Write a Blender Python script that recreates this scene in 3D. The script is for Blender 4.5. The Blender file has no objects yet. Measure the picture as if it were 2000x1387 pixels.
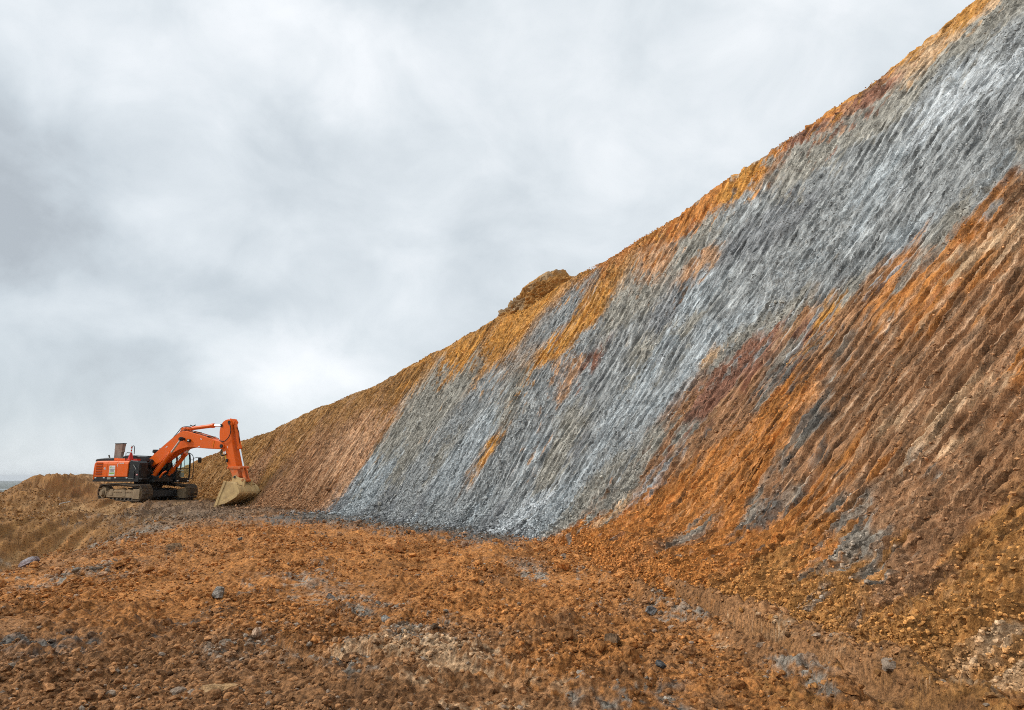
import bpy, math, random
import numpy as np
from mathutils import Vector, Matrix

R = math.radians
scene = bpy.context.scene

# ------------------------------------------------------------------ camera
EYE = 1.6
cam_d = bpy.data.cameras.new("camera")
cam = bpy.data.objects.new("camera", cam_d)
scene.collection.objects.link(cam)
cam.location = (0, 0, EYE)
cam.rotation_euler = (R(90 + 10.37), 0, 0)
cam_d.sensor_width = 36
cam_d.lens = 23.454
cam_d.clip_start = 0.1
cam_d.clip_end = 60000
scene.camera = cam
scene.render.resolution_x, scene.render.resolution_y = 1024, 710

# ------------------------------------------------------------------ light
SUN_AZ, SUN_EL = -88, 37          # azimuth from +Y (clockwise positive), elevation
sd = bpy.data.lights.new("sun", 'SUN')
sd.energy = 1.5
sd.angle = R(10)
sd.color = (1.0, 0.96, 0.9)
sun = bpy.data.objects.new("sun", sd)
scene.collection.objects.link(sun)
_d = Vector((math.sin(R(SUN_AZ)) * math.cos(R(SUN_EL)), math.cos(R(SUN_AZ)) * math.cos(R(SUN_EL)), math.sin(R(SUN_EL))))
sun.rotation_euler = (-_d).to_track_quat('-Z', 'Y').to_euler()

scene.view_settings.view_transform = 'Standard'
scene.view_settings.look = 'None'
scene.view_settings.exposure = 0.78
scene.view_settings.gamma = 1.0
scene.view_settings.use_curve_mapping = False

scene.cycles.use_denoising = False
scene.cycles.max_bounces = 6
scene.cycles.diffuse_bounces = 1
scene.cycles.filter_width = 1.0

# ------------------------------------------------------------------ sky
world = bpy.data.worlds.new("World")
scene.world = world
world.use_nodes = True
nt = world.node_tree
nt.nodes.clear()


def N(nt, typ, **kw):
    n = nt.nodes.new(typ)
    for k, v in kw.items():
        if k.startswith('i_'):
            n.inputs[k[2:].replace('_', ' ')].default_value = v
        else:
            setattr(n, k, v)
    return n


def math_node(nt, op, a, b=None, clamp=False):
    n = nt.nodes.new('ShaderNodeMath')
    n.operation = op
    n.use_clamp = clamp
    for i, v in enumerate((a, b)):
        if v is None:
            continue
        if isinstance(v, (int, float)):
            n.inputs[i].default_value = v
        else:
            nt.links.new(v, n.inputs[i])
    return n.outputs[0]


def pix_dir(px, py):
    """direction of a spot of sky, from its place over the scene"""
    a = (px - 1000) / 1303.0
    b = (693.5 - py) / 1303.0
    p = R(10.37)
    return Vector((a, math.cos(p) - b * math.sin(p), math.sin(p) + b * math.cos(p))).normalized()


def build_sky():
    out = N(nt, 'ShaderNodeOutputWorld')
    bg = N(nt, 'ShaderNodeBackground')
    bg.inputs['Strength'].default_value = 0.1
    sky = N(nt, 'ShaderNodeTexSky')
    sky.sky_type = 'NISHITA'
    sky.sun_disc = False
    sky.sun_elevation = R(SUN_EL)
    sky.sun_rotation = R(SUN_AZ)
    tc = N(nt, 'ShaderNodeTexCoord')
    norm = N(nt, 'ShaderNodeVectorMath', operation='NORMALIZE')
    nt.links.new(tc.outputs['Generated'], norm.inputs[0])
    # cloud noise on the direction, flattened towards the horizon
    mp = N(nt, 'ShaderNodeMapping')
    mp.inputs['Scale'].default_value = (1.0, 1.0, 1.35)
    nt.links.new(norm.outputs[0], mp.inputs[0])
    n1 = N(nt, 'ShaderNodeTexNoise')
    n1.inputs['Scale'].default_value = 2.6
    n1.inputs['Detail'].default_value = 6
    n1.inputs['Roughness'].default_value = 0.5
    n1.inputs['Distortion'].default_value = 0.25
    nt.links.new(mp.outputs[0], n1.inputs['Vector'])
    n2 = N(nt, 'ShaderNodeTexNoise')
    n2.inputs['Scale'].default_value = 6.0
    n2.inputs['Detail'].default_value = 10
    n2.inputs['Roughness'].default_value = 0.54
    n2.inputs['Distortion'].default_value = 0.4
    nt.links.new(mp.outputs[0], n2.inputs['Vector'])
    # warp the direction for the placed cloud masses
    nc = N(nt, 'ShaderNodeTexNoise')
    nc.inputs['Scale'].default_value = 4.0
    nc.inputs['Detail'].default_value = 9
    nc.inputs['Roughness'].default_value = 0.58
    nt.links.new(norm.outputs[0], nc.inputs['Vector'])
    sub = N(nt, 'ShaderNodeVectorMath', operation='SUBTRACT')
    sub.inputs[1].default_value = (0.5, 0.5, 0.5)
    nt.links.new(nc.outputs['Color'], sub.inputs[0])
    sc = N(nt, 'ShaderNodeVectorMath', operation='SCALE')
    sc.inputs['Scale'].default_value = 0.26
    nt.links.new(sub.outputs[0], sc.inputs[0])
    wd = N(nt, 'ShaderNodeVectorMath', operation='ADD')
    nt.links.new(norm.outputs[0], wd.inputs[0])
    nt.links.new(sc.outputs[0], wd.inputs[1])
    val = None
    a1 = math_node(nt, 'MULTIPLY', math_node(nt, 'SUBTRACT', n1.outputs['Fac'], 0.5), 0.85)
    a2 = math_node(nt, 'MULTIPLY', math_node(nt, 'SUBTRACT', n2.outputs['Fac'], 0.5), 0.95)
    val = math_node(nt, 'ADD', math_node(nt, 'ADD', a1, a2), 0.5)
    # (px, py, stretch in z, radius, amount)
    for px, py, zs, rad, amt in SKY_MASSES:
        d = pix_dir(px, py)
        s = N(nt, 'ShaderNodeVectorMath', operation='SUBTRACT')
        s.inputs[1].default_value = d
        nt.links.new(wd.outputs[0], s.inputs[0])
        m = N(nt, 'ShaderNodeVectorMath', operation='MULTIPLY')
        m.inputs[1].default_value = (1, 1, zs)
        nt.links.new(s.outputs[0], m.inputs[0])
        ln = N(nt, 'ShaderNodeVectorMath', operation='LENGTH')
        nt.links.new(m.outputs[0], ln.inputs[0])
        mr = N(nt, 'ShaderNodeMapRange')
        mr.interpolation_type = 'SMOOTHSTEP'
        mr.inputs['From Min'].default_value = 0.0
        mr.inputs['From Max'].default_value = rad
        mr.inputs['To Min'].default_value = amt
        mr.inputs['To Max'].default_value = 0.0
        nt.links.new(ln.outputs['Value'], mr.inputs['Value'])
        val = math_node(nt, 'ADD', val, mr.outputs[0])
    ramp = N(nt, 'ShaderNodeValToRGB')
    el = ramp.color_ramp.elements
    el[0].position = 0.0
    el[0].color = (0.42, 0.46, 0.495, 1)
    el[1].position = 1.0
    el[1].color = (0.90, 0.925, 0.95, 1)
    e = el.new(0.3)
    e.color = (0.55, 0.605, 0.645, 1)
    e = el.new(0.62)
    e.color = (0.70, 0.75, 0.785, 1)
    nt.links.new(val, ramp.inputs[0])
    up = N(nt, 'ShaderNodeVectorMath', operation='SCALE')
    up.inputs['Scale'].default_value = 6.5
    nt.links.new(ramp.outputs[0], up.inputs[0])
    mix = N(nt, 'ShaderNodeMix')
    mix.data_type = 'RGBA'
    mix.inputs['Factor'].default_value = 0.95
    nt.links.new(sky.outputs[0], mix.inputs['A'])
    nt.links.new(up.outputs[0], mix.inputs['B'])
    nt.links.new(mix.outputs['Result'], bg.inputs['Color'])
    nt.links.new(bg.outputs[0], out.inputs[0])


SKY_MASSES = [
    (15, 325, 1.1, 0.18, -0.46), (-10, 450, 1.3, 0.15, -0.3), (760, 60, 1.3, 0.2, 0.1), (720, 210, 1.4, 0.18, 0.28), (520, 110, 1.5, 0.20, 0.36),
    (250, 60, 1.3, 0.22, 0.05), (620, 300, 1.2, 0.20, -0.22), (900, 230, 1.2, 0.22, -0.05), (300, 570, 3.0, 0.34, -0.22),
    (560, 590, 3.0, 0.25, -0.15), (600, 670, 3.4, 0.36, 0.26), (200, 640, 4.0, 0.30, 0.10), (250, 800, 2.5, 0.36, -0.22),
    (1300, 80, 1.2, 0.5, 0.10), (1700, 60, 1.2, 0.4, 0.20), (1150, 380, 1.3, 0.35, 0.08), (150, 120, 1.3, 0.2, 0.12),
    (300, 330, 1.3, 0.3, 0.14),
]
build_sky()

# ------------------------------------------------------------------ numpy noise
_rng = np.random.RandomState(7)
_perm = np.concatenate([_rng.permutation(1024)] * 3)
_ga = _rng.rand(1024) * 2 * np.pi
_gx, _gy = np.cos(_ga).astype(np.float32), np.sin(_ga).astype(np.float32)


def pn(x, y, seed=0):
    """gradient noise, about -1..1"""
    x = np.asarray(x, np.float64) + seed * 37.17
    y = np.asarray(y, np.float64) + seed * 11.31
    xi = np.floor(x)
    yi = np.floor(y)
    fx = (x - xi).astype(np.float32)
    fy = (y - yi).astype(np.float32)
    xi = xi.astype(np.int64) & 1023
    yi = yi.astype(np.int64) & 1023
    u = fx * fx * fx * (fx * (fx * 6 - 15) + 10)
    v = fy * fy * fy * (fy * (fy * 6 - 15) + 10)
    p0 = _perm[xi]
    p1 = _perm[xi + 1]
    h = _perm[p0 + yi]
    a = _gx[h] * fx + _gy[h] * fy
    h = _perm[p1 + yi]
    b = _gx[h] * (fx - 1) + _gy[h] * fy
    h = _perm[p0 + yi + 1]
    c = _gx[h] * fx + _gy[h] * (fy - 1)
    h = _perm[p1 + yi + 1]
    d = _gx[h] * (fx - 1) + _gy[h] * (fy - 1)
    ab = a + u * (b - a)
    cd = c + u * (d - c)
    return (ab + v * (cd - ab)) * 1.5


def fbm(x, y, octs=4, seed=0, gain=0.5, lac=2.03):
    s = 0
    a = 1.0
    for i in range(octs):
        s = s + a * pn(x, y, seed + i * 3.7)
        x = np.asarray(x) * lac
        y = np.asarray(y) * lac
        a *= gain
    return s


def sstep(a, b, x):
    t = np.clip((x - a) / (b - a), 0, 1)
    return t * t * (3 - 2 * t)


# ------------------------------------------------------------------ tags and mesh helpers
def tag(o, label=None, cat=None, group=None, kind=None):
    if label: o['label'] = label
    if cat: o['category'] = cat
    if group: o['group'] = group
    if kind: o['kind'] = kind
    return o


def link(name, me, mat=None, parent=None):
    o = bpy.data.objects.new(name, me)
    scene.collection.objects.link(o)
    if mat is not None:
        me.materials.append(mat)
    if parent is not None:
        o.parent = parent
    return o


def empty(name, loc, rz=0):
    o = bpy.data.objects.new(name, None)
    scene.collection.objects.link(o)
    o.location = loc
    o.rotation_euler = (0, 0, rz)
    return o


def np_mesh(name, V, F, col=None, smooth=False, flow=None):
    """V (n,3); F (m,k)"""
    me = bpy.data.meshes.new(name)
    V = np.ascontiguousarray(V, np.float32)
    F = np.ascontiguousarray(F, np.int32)
    me.vertices.add(len(V))
    me.vertices.foreach_set('co', V.ravel())
    k = F.shape[1]
    me.loops.add(F.size)
    me.loops.foreach_set('vertex_index', F.ravel())
    me.polygons.add(len(F))
    me.polygons.foreach_set('loop_start', np.arange(0, F.size, k, dtype=np.int32))
    me.polygons.foreach_set('use_smooth', np.full(len(F), smooth, bool))
    me.update(calc_edges=True)
    if col is not None:
        at = me.attributes.new('col', 'FLOAT_COLOR', 'POINT')
        c4 = np.ones((len(V), 4), np.float32)
        c4[:, :3] = col
        at.data.foreach_set('color', c4.ravel())
    if flow is not None:
        at = me.attributes.new('flow', 'FLOAT_VECTOR', 'POINT')
        at.data.foreach_set('vector', np.ascontiguousarray(flow, np.float32).ravel())
    return me


def grid_faces(n, m):
    i = np.arange((n - 1) * (m - 1))
    a = (i // (m - 1)) * m + i % (m - 1)
    return np.stack([a, a + m, a + m + 1, a + 1], 1)


# ------------------------------------------------------------------ materials
def soil_material(name, bump=1.0, flow=False, contrast=1.0):
    m = bpy.data.materials.new(name)
    m.use_nodes = True
    t = m.node_tree
    b = t.nodes['Principled BSDF']
    b.inputs['Roughness'].default_value = 0.92
    b.inputs['Specular IOR Level'].default_value = 0.2
    at = N(t, 'ShaderNodeAttribute')
    at.attribute_name = 'col'
    tc = N(t, 'ShaderNodeTexCoord')
    n = N(t, 'ShaderNodeTexNoise')
    n.inputs['Scale'].default_value = 22
    n.inputs['Detail'].default_value = 9
    n.inputs['Roughness'].default_value = 0.72
    t.links.new(tc.outputs['Object'], n.inputs['Vector'])
    fac = n.outputs['Fac']
    if flow:
        fa = N(t, 'ShaderNodeAttribute')
        fa.attribute_name = 'flow'
        mp = N(t, 'ShaderNodeMapping')
        mp.inputs['Scale'].default_value = (13.0, 2.6, 1.0)
        t.links.new(fa.outputs['Vector'], mp.inputs[0])
        n2 = N(t, 'ShaderNodeTexNoise')
        n2.inputs['Scale'].default_value = 1.0
        n2.inputs['Detail'].default_value = 7
        n2.inputs['Roughness'].default_value = 0.7
        t.links.new(mp.outputs[0], n2.inputs['Vector'])
        mp3 = N(t, 'ShaderNodeMapping')
        mp3.inputs['Scale'].default_value = (3.6, 0.45, 1.0)
        t.links.new(fa.outputs['Vector'], mp3.inputs[0])
        n3 = N(t, 'ShaderNodeTexNoise')
        n3.inputs['Scale'].default_value = 1.0
        n3.inputs['Detail'].default_value = 5
        t.links.new(mp3.outputs[0], n3.inputs['Vector'])
        # how combed or crumbly the face is here
        mx = math_node(t, 'MULTIPLY', n2.outputs['Fac'], 0.62)
        fac = math_node(t, 'ADD', math_node(t, 'MULTIPLY', fac, 0.38), mx)
        fac = math_node(t, 'ADD', fac, math_node(t, 'MULTIPLY', math_node(t, 'SUBTRACT', n3.outputs['Fac'], 0.5), 0.16))
    mr = N(t, 'ShaderNodeMapRange')
    mr.inputs['From Min'].default_value = 0.42 if flow else 0.38
    mr.inputs['From Max'].default_value = 0.58 if flow else 0.60
    mr.inputs['To Min'].default_value = 1 - .55 * contrast  # grain tone, pushed so dark crevices and bright highlights are painted into the colour
    mr.inputs['To Max'].default_value = 1 + .62 * contrast
    t.links.new(fac, mr.inputs['Value'])
    mu = N(t, 'ShaderNodeVectorMath', operation='MULTIPLY')
    t.links.new(at.outputs['Color'], mu.inputs[0])
    t.links.new(mr.outputs[0], mu.inputs[1])
    t.links.new(mu.outputs[0], b.inputs['Base Color'])
    bp = N(t, 'ShaderNodeBump')
    bp.inputs['Strength'].default_value = 1.0
    bp.inputs['Distance'].default_value = 0.07 * bump
    t.links.new(fac, bp.inputs['Height'])
    t.links.new(bp.outputs[0], b.inputs['Normal'])
    return m


def paint(name, col, rough=0.45, metal=0.0, dirt=0.0, dirt_col=(0.28, 0.19, 0.1), scale=3.0, low=0.0, spec=0.3):
    """painted or bare metal with procedural dust; 'low' adds more dust towards the foot of the part"""
    m = bpy.data.materials.new(name)
    m.use_nodes = True
    t = m.node_tree
    b = t.nodes['Principled BSDF']
    b.inputs['Metallic'].default_value = metal
    b.inputs['Specular IOR Level'].default_value = spec
    tc = N(t, 'ShaderNodeTexCoord')
    n = N(t, 'ShaderNodeTexNoise')
    n.inputs['Scale'].default_value = scale
    n.inputs['Detail'].default_value = 8
    n.inputs['Roughness'].default_value = 0.65
    t.links.new(tc.outputs['Object'], n.inputs['Vector'])
    mr = N(t, 'ShaderNodeMapRange')
    mr.inputs['From Min'].default_value = 0.42
    mr.inputs['From Max'].default_value = 0.68
    mr.inputs['To Min'].default_value = 0.0
    mr.inputs['To Max'].default_value = dirt
    t.links.new(n.outputs['Fac'], mr.inputs['Value'])
    mx = N(t, 'ShaderNodeMix')
    mx.data_type = 'RGBA'
    mx.inputs['A'].default_value = (*col, 1)
    mx.inputs['B'].default_value = (*dirt_col, 1)
    t.links.new(mr.outputs[0], mx.inputs['Factor'])
    t.links.new(mx.outputs['Result'], b.inputs['Base Color'])
    mr2 = N(t, 'ShaderNodeMapRange')
    mr2.inputs['To Min'].default_value = rough
    mr2.inputs['To Max'].default_value = 0.95
    t.links.new(mr.outputs[0], mr2.inputs['Value'])
    t.links.new(mr2.outputs[0], b.inputs['Roughness'])
    bp = N(t, 'ShaderNodeBump')
    bp.inputs['Strength'].default_value = 0.25 + dirt * 0.5
    bp.inputs['Distance'].default_value = 0.01
    t.links.new(n.outputs['Fac'], bp.inputs['Height'])
    t.links.new(bp.outputs[0], b.inputs['Normal'])
    return m


M_SOIL = soil_material('soil', 1.2)
M_BANK = soil_material('cut_bank_soil', 1.5, True, 1.0)
M_CLOD = soil_material('clod_soil', 0.5)

# albedo of the earths in the cut
EARTH = {
    'G': (0.405, 0.415, 0.405), 'L': (0.475, 0.505, 0.51), 'D': (0.29, 0.295, 0.295), 'K': (0.40, 0.375, 0.32),
    'W': (0.60, 0.625, 0.63), 'O': (0.62, 0.25, 0.065), 'Y': (0.68, 0.325, 0.075), 'M': (0.42, 0.215, 0.070),
    'B': (0.42, 0.22, 0.108), 'R': (0.34, 0.165, 0.105), 'P': (0.62, 0.36, 0.20), 'T': (0.76, 0.51, 0.30),
    'C': (0.22, 0.145, 0.09), 'H': (0.37, 0.325, 0.265), 'U': (0.54, 0.228, 0.068), 'Q': (0.56, 0.265, 0.08), 'V': (0.33, 0.16, 0.052), 'S': (0.185, 0.17, 0.15), 'N': (0.42, 0.205, 0.085),
}

BANK_SAMPLES = """
K29.92,6.55 G35.2,13.7 K36.88,14.15 G32.38,12.95 K28.3,8.5 K30.22,12.2 K29.32,12.35 G27.28,8.85 K28.24,12.95 G28.42,13.6 K25.18,9.75 G24.7,9.2 K24.52,10.4 K25.96,14.9 G26.08,15.45 K23.26,11.25 
K22.18,11.4 K21.94,12.2 G38.92,15.4 G29.56,4 G27.94,3.9 G30.64,3.35 K29.08,3.3 G39.7,14.3 G44.86,17.2 G45.34,14.95 K28.66,2.5 G27.94,3.5 G26.32,2.5 G27.34,2.05 K28.48,1.75 G29.14,1.3 G31.06,1.95 
G31.12,1.2 K35.5,2.3 G36.1,1.1 G32.56,16.2 G24.82,5.2 G33.88,15.6 G34.54,13.95 K26.32,5.2 G24.46,6.4 G23.92,7.55 G22.6,6.75 G21.22,7.05 G26.8,21.05 M63.22,2.15 M64.12,3.95 M63.58,4.45 M62.26,5.7 
M58.6,6.05 M56.08,6.15 M53.26,5.9 M60.34,1.4 M56.8,1.5 M52.12,1.5 B48.34,1.5 B47.68,0.7 B44.74,0.95 B53.44,0.95 M59.32,10.2 M61.9,9.6 B49.72,0.75 M51.22,6.4 M48.76,6.6 O54.88,9.35 P60.4,12.25 
P57.58,12.15 P42.82,2.05 P44.86,2 P54.7,10.05 P53.08,10.55 M44.14,5.6 Y44.5,7.7 Y42.22,8.35 Y40.3,6.05 M40.36,8 Y37.6,6.6 Y39.7,9.1 Y37.96,8.9 Y36.46,9.2 P36.34,10.4 Y34.3,9.95 O32.32,10.45 O33.22,10 
Y31.06,10.7 O29.38,9.85 O29.08,10.95 Y28.12,10.8 O27.46,11.15 R26.56,11.2 O26.26,11.8 R26.08,12.9 Y25.96,12.5 R25.06,12 Y25.36,13.45 Y24.76,13.9 T23.5,12.55 Y24.04,14.3 Y22.96,13.2 T22.6,13.05 
O36.22,11.65 Y31.6,6.6 Y31.84,6 Y32.32,5.45 Y42.28,13.75 Y43.06,14.15 K40.48,10.9 G33.04,6.45 K35.86,10.3 K38.62,14.25 G30.7,5.15 G43,12.25 G35.02,12.6 p31.24,4.5 p30.34,4.55 r29.62,4.6 p40.78,16.5 
p29.98,3.8 G31.48,4.1 G44.86,20.75 p27.46,7.4 y32.98,14.5 p29.56,7.9 G31.96,12.85 G34.18,14.75 G30.94,14.05 L26.62,5.8 L26.62,4.7 L26.74,3.8 L27.22,2.85 L26.86,2.05 L27.28,1.45 L27.4,0.7 L26.86,1 
G28.66,4.65 G38.68,16.35 D27.46,5.65 K27.64,4.95 G25.9,4 L25.48,3.25 G25.3,2.45 K25.48,1.75 K25.9,1.25 L40.96,1.5 L40.84,1 L39.52,1.6 L41.14,0.75 L33.52,1.3 W28.72,0.55 L30.88,0.75 W27.88,1 
G37.06,1.1 G35.62,1.7 K38.8,1.95 G33.22,0.7 D37,0.65 D34,0.5 D30.94,0.3 D29.2,0.25 D27.4,0.35 D41.62,0.5 D38.38,0.4 D50.44,12.2 D48.52,12.7 D49.48,10.15 K51.82,10.35 K40.6,4.8 K41.32,2.8 K39.4,3.25 
G35.68,3.1 L33.04,2.7 G30.58,2 G30.76,1.35 L33.64,1.95 y32.2,2.25 L29.74,2.35 d28,2.35 G29.8,3.05 d28.78,3.55 K43.06,11.9 K45.94,12.5 K32.62,3.55 K38.86,5.05 G31,2.8 K50.38,17.3 D27.52,15.95 
D24.76,7.9 D25.72,8.1 D31.12,15.85 D34.36,17.75 D28.18,15.85 G30.4,16.2 K28.18,11.9 K26.2,10.5 K28.96,12.35 K25.18,10.3 K26.26,14.7 t23.44,11.4 K22.9,10.55 K22.24,11.6 K23.74,16.2 G22.3,10.6 
G20.62,10.1 W20.98,9.2 W20.8,9.6 W21.4,8.95 W21.58,8.85 W25.12,19.6 W21.7,9.9 G20.98,8.8 G26.38,16.5 G23.32,9 G21.46,8.1 L22.42,8.05 w29.26,19.4 l23.02,6.5 G29.98,17.8 L32.32,20.25 G25,6 L24.58,5.15 
K22.78,4.85 G23.02,5.8 G21.76,5.7 G20.98,5.7 L21.82,6.8 L20.44,5.85 K20.98,5.1 G25.72,21.2 K25.54,21.65 G19.36,6.6 G20.38,6.5 L18.82,6.6 K18.7,6.8 K19.3,5.85 L24.88,4.7 L25.12,4.4 t24.52,4.3 
K23.8,4.55 R23.2,4.1 r22.54,3.95 R23.02,3.6 R23.32,3.4 R23.56,3.15 R22.66,4.3 B23.8,3.05 B22.12,4.5 R21.64,4.3 k22.12,4.8 h21.7,3.95 s21.16,3.55 s21.58,3.4 s20.92,3.75 Y21.22,4.75 B20.26,4.85 
O19.9,4.95 k19.42,5 B20.92,4.15 B20.26,4.2 h19.84,3.65 B19.54,4.1 O19.3,4.45 t18.58,4.3 O18.76,4.8 t18.58,5 O18.46,5.55 B17.98,5.8 t18.04,4.85 t17.74,5.15 O18.04,4.4 O18.34,4.25 B17.74,3.9 
B17.32,3.95 B16.96,4.15 B16.48,3.65 B16.3,3.15 P16.12,3.25 O16,3.05 B17.86,3.5 B19,3.5 B18.04,3.1 B19.18,3.1 B20.2,3.7 O20.02,3.3 O20.14,3.15 O20.2,2.85 O20.5,2.5 O20.44,2.1 O20.8,3 B21.64,2.75 
B22.18,2.5 h21.34,3.2 B22.48,3 K23.38,2.55 h19.36,2.9 h19.48,3.3 s19.12,2.7 s19.48,2.8 s19.24,2.6 h19.24,2.25 B19.06,1.85 B18.52,2.4 K24.04,2.45 B22.78,2.25 B23.5,2.05 B23.56,2.55 l23.08,1.95 
l22.9,2.2 l23.2,1.7 O21.64,2.1 O20.98,1.65 O22.36,1.3 O21.94,1.65 K24.1,1.65 t23.92,1.05 k24.7,1.1 O24.58,0.6 O22.9,1 O23.32,0.6 O21.04,1.1 h20.26,1.15 h20.26,0.95 O19.84,1.3 h19.3,1.45 h19.3,1.55 
O20.08,1.6 O18.34,1.65 O18.34,1.35 O18.04,1.9 O17.86,2.05 B17.62,2.2 B17.26,2.35 t16.9,2.45 t16.66,2.65 t17.56,2.55 t17.74,2.3 B17.38,2.75 B16.36,2.3 B16.24,2.6 B15.64,2.3 t16.42,2.8 B15.64,2.55 
t16.06,2.75 h17.44,1.7 h16.84,1.45 h16.72,1.2 h16.36,1 h17.2,1.3 B16.66,1.7 B16.06,1.5 B15.94,1.8 B15.34,1.5 Q14.86,1.5 Q14.8,1.3 O17.32,1.05 Q17.56,0.8 O18.34,0.9 h16.84,0.85 h16,0.85 B15.58,1.05 
Q14.92,1.05 Q14.5,1.05 B14.98,0.75 Q15.64,0.4 Q16.06,0.4 Q16.6,0.5 h15.52,0.65 Q14.98,0.45 Q14.62,0.65 Q14.14,0.4 Q14.68,0.4 t13.84,0.25 B15.34,0.65 O18.7,0.7 O19.48,0.7 h18.58,1.65 s18.94,1.4
"""
GROUND_SAMPLES = """
U-3.48,13.11 U-4.26,13.11 N-2.22,8.04 U-2.06,8.33 U-1.57,9.74 U-1.09,8.33 N-1.64,8.04 U-2.22,7.29 N-1.64,7.07 N-1.09,6.31 N-1.51,5.85 N-0.75,5.85 N-0.09,6.31 U0.09,6.31 U0.00,9.74 N0.55,7.52 
U0.77,6.67 N0.97,6.15 U1.01,5.85 U1.43,5.57 N1.54,6.31 N1.56,5.45 N-4.30,7.07 N-4.96,7.07 N-4.09,7.07 N-3.92,5.99 N-3.41,6.31 U-8.13,12.39 U-6.32,11.17 U-9.15,17.12 N-8.54,13.92 V-14.78,24.76 
V-19.17,27.89 V-20.42,27.89 V-15.63,27.89 N3.59,5.57 Q3.23,5.33 Q3.45,5.10 N2.72,5.45 N1.97,8.98 N2.30,7.07 N2.40,8.64 U1.96,5.71 N2.21,5.71 U-5.75,19.35 U-2.54,17.12 U-7.89,21.20 U-9.03,20.23 
U0.00,14.85 U-4.13,18.54 U-1.14,15.35 S-7.95,27.96 S-6.10,27.21 S-2.37,21.20 S-0.71,19.02 h-3.97,24.22 C-11.46,27.89 s-8.92,26.55 N-10.46,27.96 C-13.73,30.61 C-13.59,27.96 C-15.00,27.89 C-12.77,22.27 
C-11.51,19.35 C-17.16,32.73 C-16.93,30.15 h-13.61,27.21 h-12.11,22.27 h-10.48,18.39 c-7.24,15.04 U-9.37,18.54 U-7.07,15.90 h-7.58,12.06 h-7.40,12.39 m-20.28,27.96 m-18.82,27.96 V-14.30,20.23 
V-14.43,22.27 V-11.43,17.12 V-17.71,27.89 V-11.43,15.90 V-20.10,32.73 V-36.67,51.86 V-34.33,51.86 V-26.14,40.92 V-23.14,31.46 m-17.36,24.76 U-13.77,22.27 V-16.59,22.27 V-15.84,18.54 U-6.71,10.17 
U-5.25,8.98 U-5.75,11.17 U-8.59,12.39 U-7.82,13.92 U-5.32,13.11 U-3.73,10.17 U-2.59,11.75 U-0.91,12.39 N-4.60,7.07 N-3.54,6.15 N-3.70,5.45 N-2.72,5.45 N-2.97,6.86 N-1.75,5.45 N-1.17,5.45 U-4.09,7.52 
U-3.78,8.64 U-2.73,8.33 U-1.64,7.52 h-3.29,11.17 h-2.57,9.74 h-1.64,8.98 h-1.73,8.64 U-2.10,8.98 U-2.80,9.34 s-4.07,6.48 h-1.33,6.15 h-1.19,5.82 h1.11,5.39 s1.06,5.71 h1.15,5.21 U1.38,5.85 U0.85,5.21 
t-0.99,6.82 t-1.44,6.67 t-0.44,6.15 t-0.21,5.96 t-0.70,6.48 h-2.37,6.57 N-1.82,6.31 N-0.58,5.45 s-4.39,6.48 h-0.81,7.47 h-0.94,7.18 U0.36,8.33 N0.00,7.07 U0.44,6.15 U1.02,7.07 U0.75,10.17 U1.49,10.17 
U1.37,12.39 U0.43,11.75 h0.37,12.39 U-0.66,8.98 U-0.37,10.17 U-1.56,10.65 U1.77,6.15 Q2.14,5.45 t2.52,8.04 N2.27,6.31 U2.33,5.45 N0.00,5.51 N0.57,5.33 t0.25,5.71 U1.67,5.21 t3.34,5.21 N2.72,5.10 
h2.37,5.99 N2.50,9.74 N2.75,8.98 U1.58,7.77 h2.10,8.98 h1.95,8.64 U1.79,7.07 h2.51,5.85 N2.46,11.17 U-6.56,8.98 N-5.63,7.07 U3.82,4.90 N-0.55,7.52 U-0.12,8.04 U-2.13,13.11
"""


def parse_samples(txt, LOW=.03):
    P, Cc = [], []
    for t in txt.split():
        a, b = t[1:].split(',')
        P.append((float(a), float(b), LOW if t[0].islower() else 1.0))     # small letter: small patch
        Cc.append(EARTH[t[0].upper()])
    return np.array(P), np.array(Cc)


def idw(P, Cc, X, Y, power=2.1):
    out = np.zeros((X.size, 3), np.float32)
    x = X.ravel()
    y = Y.ravel()
    for i in range(0, x.size, 20000):
        d = (x[i:i + 20000, None] - P[None, :, 0]) ** 2 + (y[i:i + 20000, None] - P[None, :, 1]) ** 2 + 1e-5
        w = d ** (-power) * P[None, :, 2]
        w /= w.sum(1, keepdims=True)
        out[i:i + 20000] = w @ Cc
    return out.reshape(X.shape + (3,))


def bilerp(G, u, v):
    """sample grid G[n,m,c] at float indices"""
    u = np.clip(u, 0, G.shape[0] - 1.001)
    v = np.clip(v, 0, G.shape[1] - 1.001)
    i = u.astype(int)
    j = v.astype(int)
    fu = (u - i)[..., None].astype(np.float32)
    fv = (v - j)[..., None].astype(np.float32)
    return (G[i, j] * (1 - fu) * (1 - fv) + G[i + 1, j] * fu * (1 - fv) + G[i, j + 1] * (1 - fu) * fv + G[i + 1, j + 1] * fu * fv)


# ------------------------------------------------------------------ the cut bank
TOE = np.array([(6.5, -8), (5.2, -2), (4.2, 3), (3.6, 6.2), (3.1, 8.8), (2.5, 11.8), (1.5, 15.3), (-0.3, 19.3), (-3.0, 23.),
                (-7.4, 29.2), (-13.8, 36.5), (-20, 42.5), (-27, 49), (-36, 57), (-48, 67)])


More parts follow.
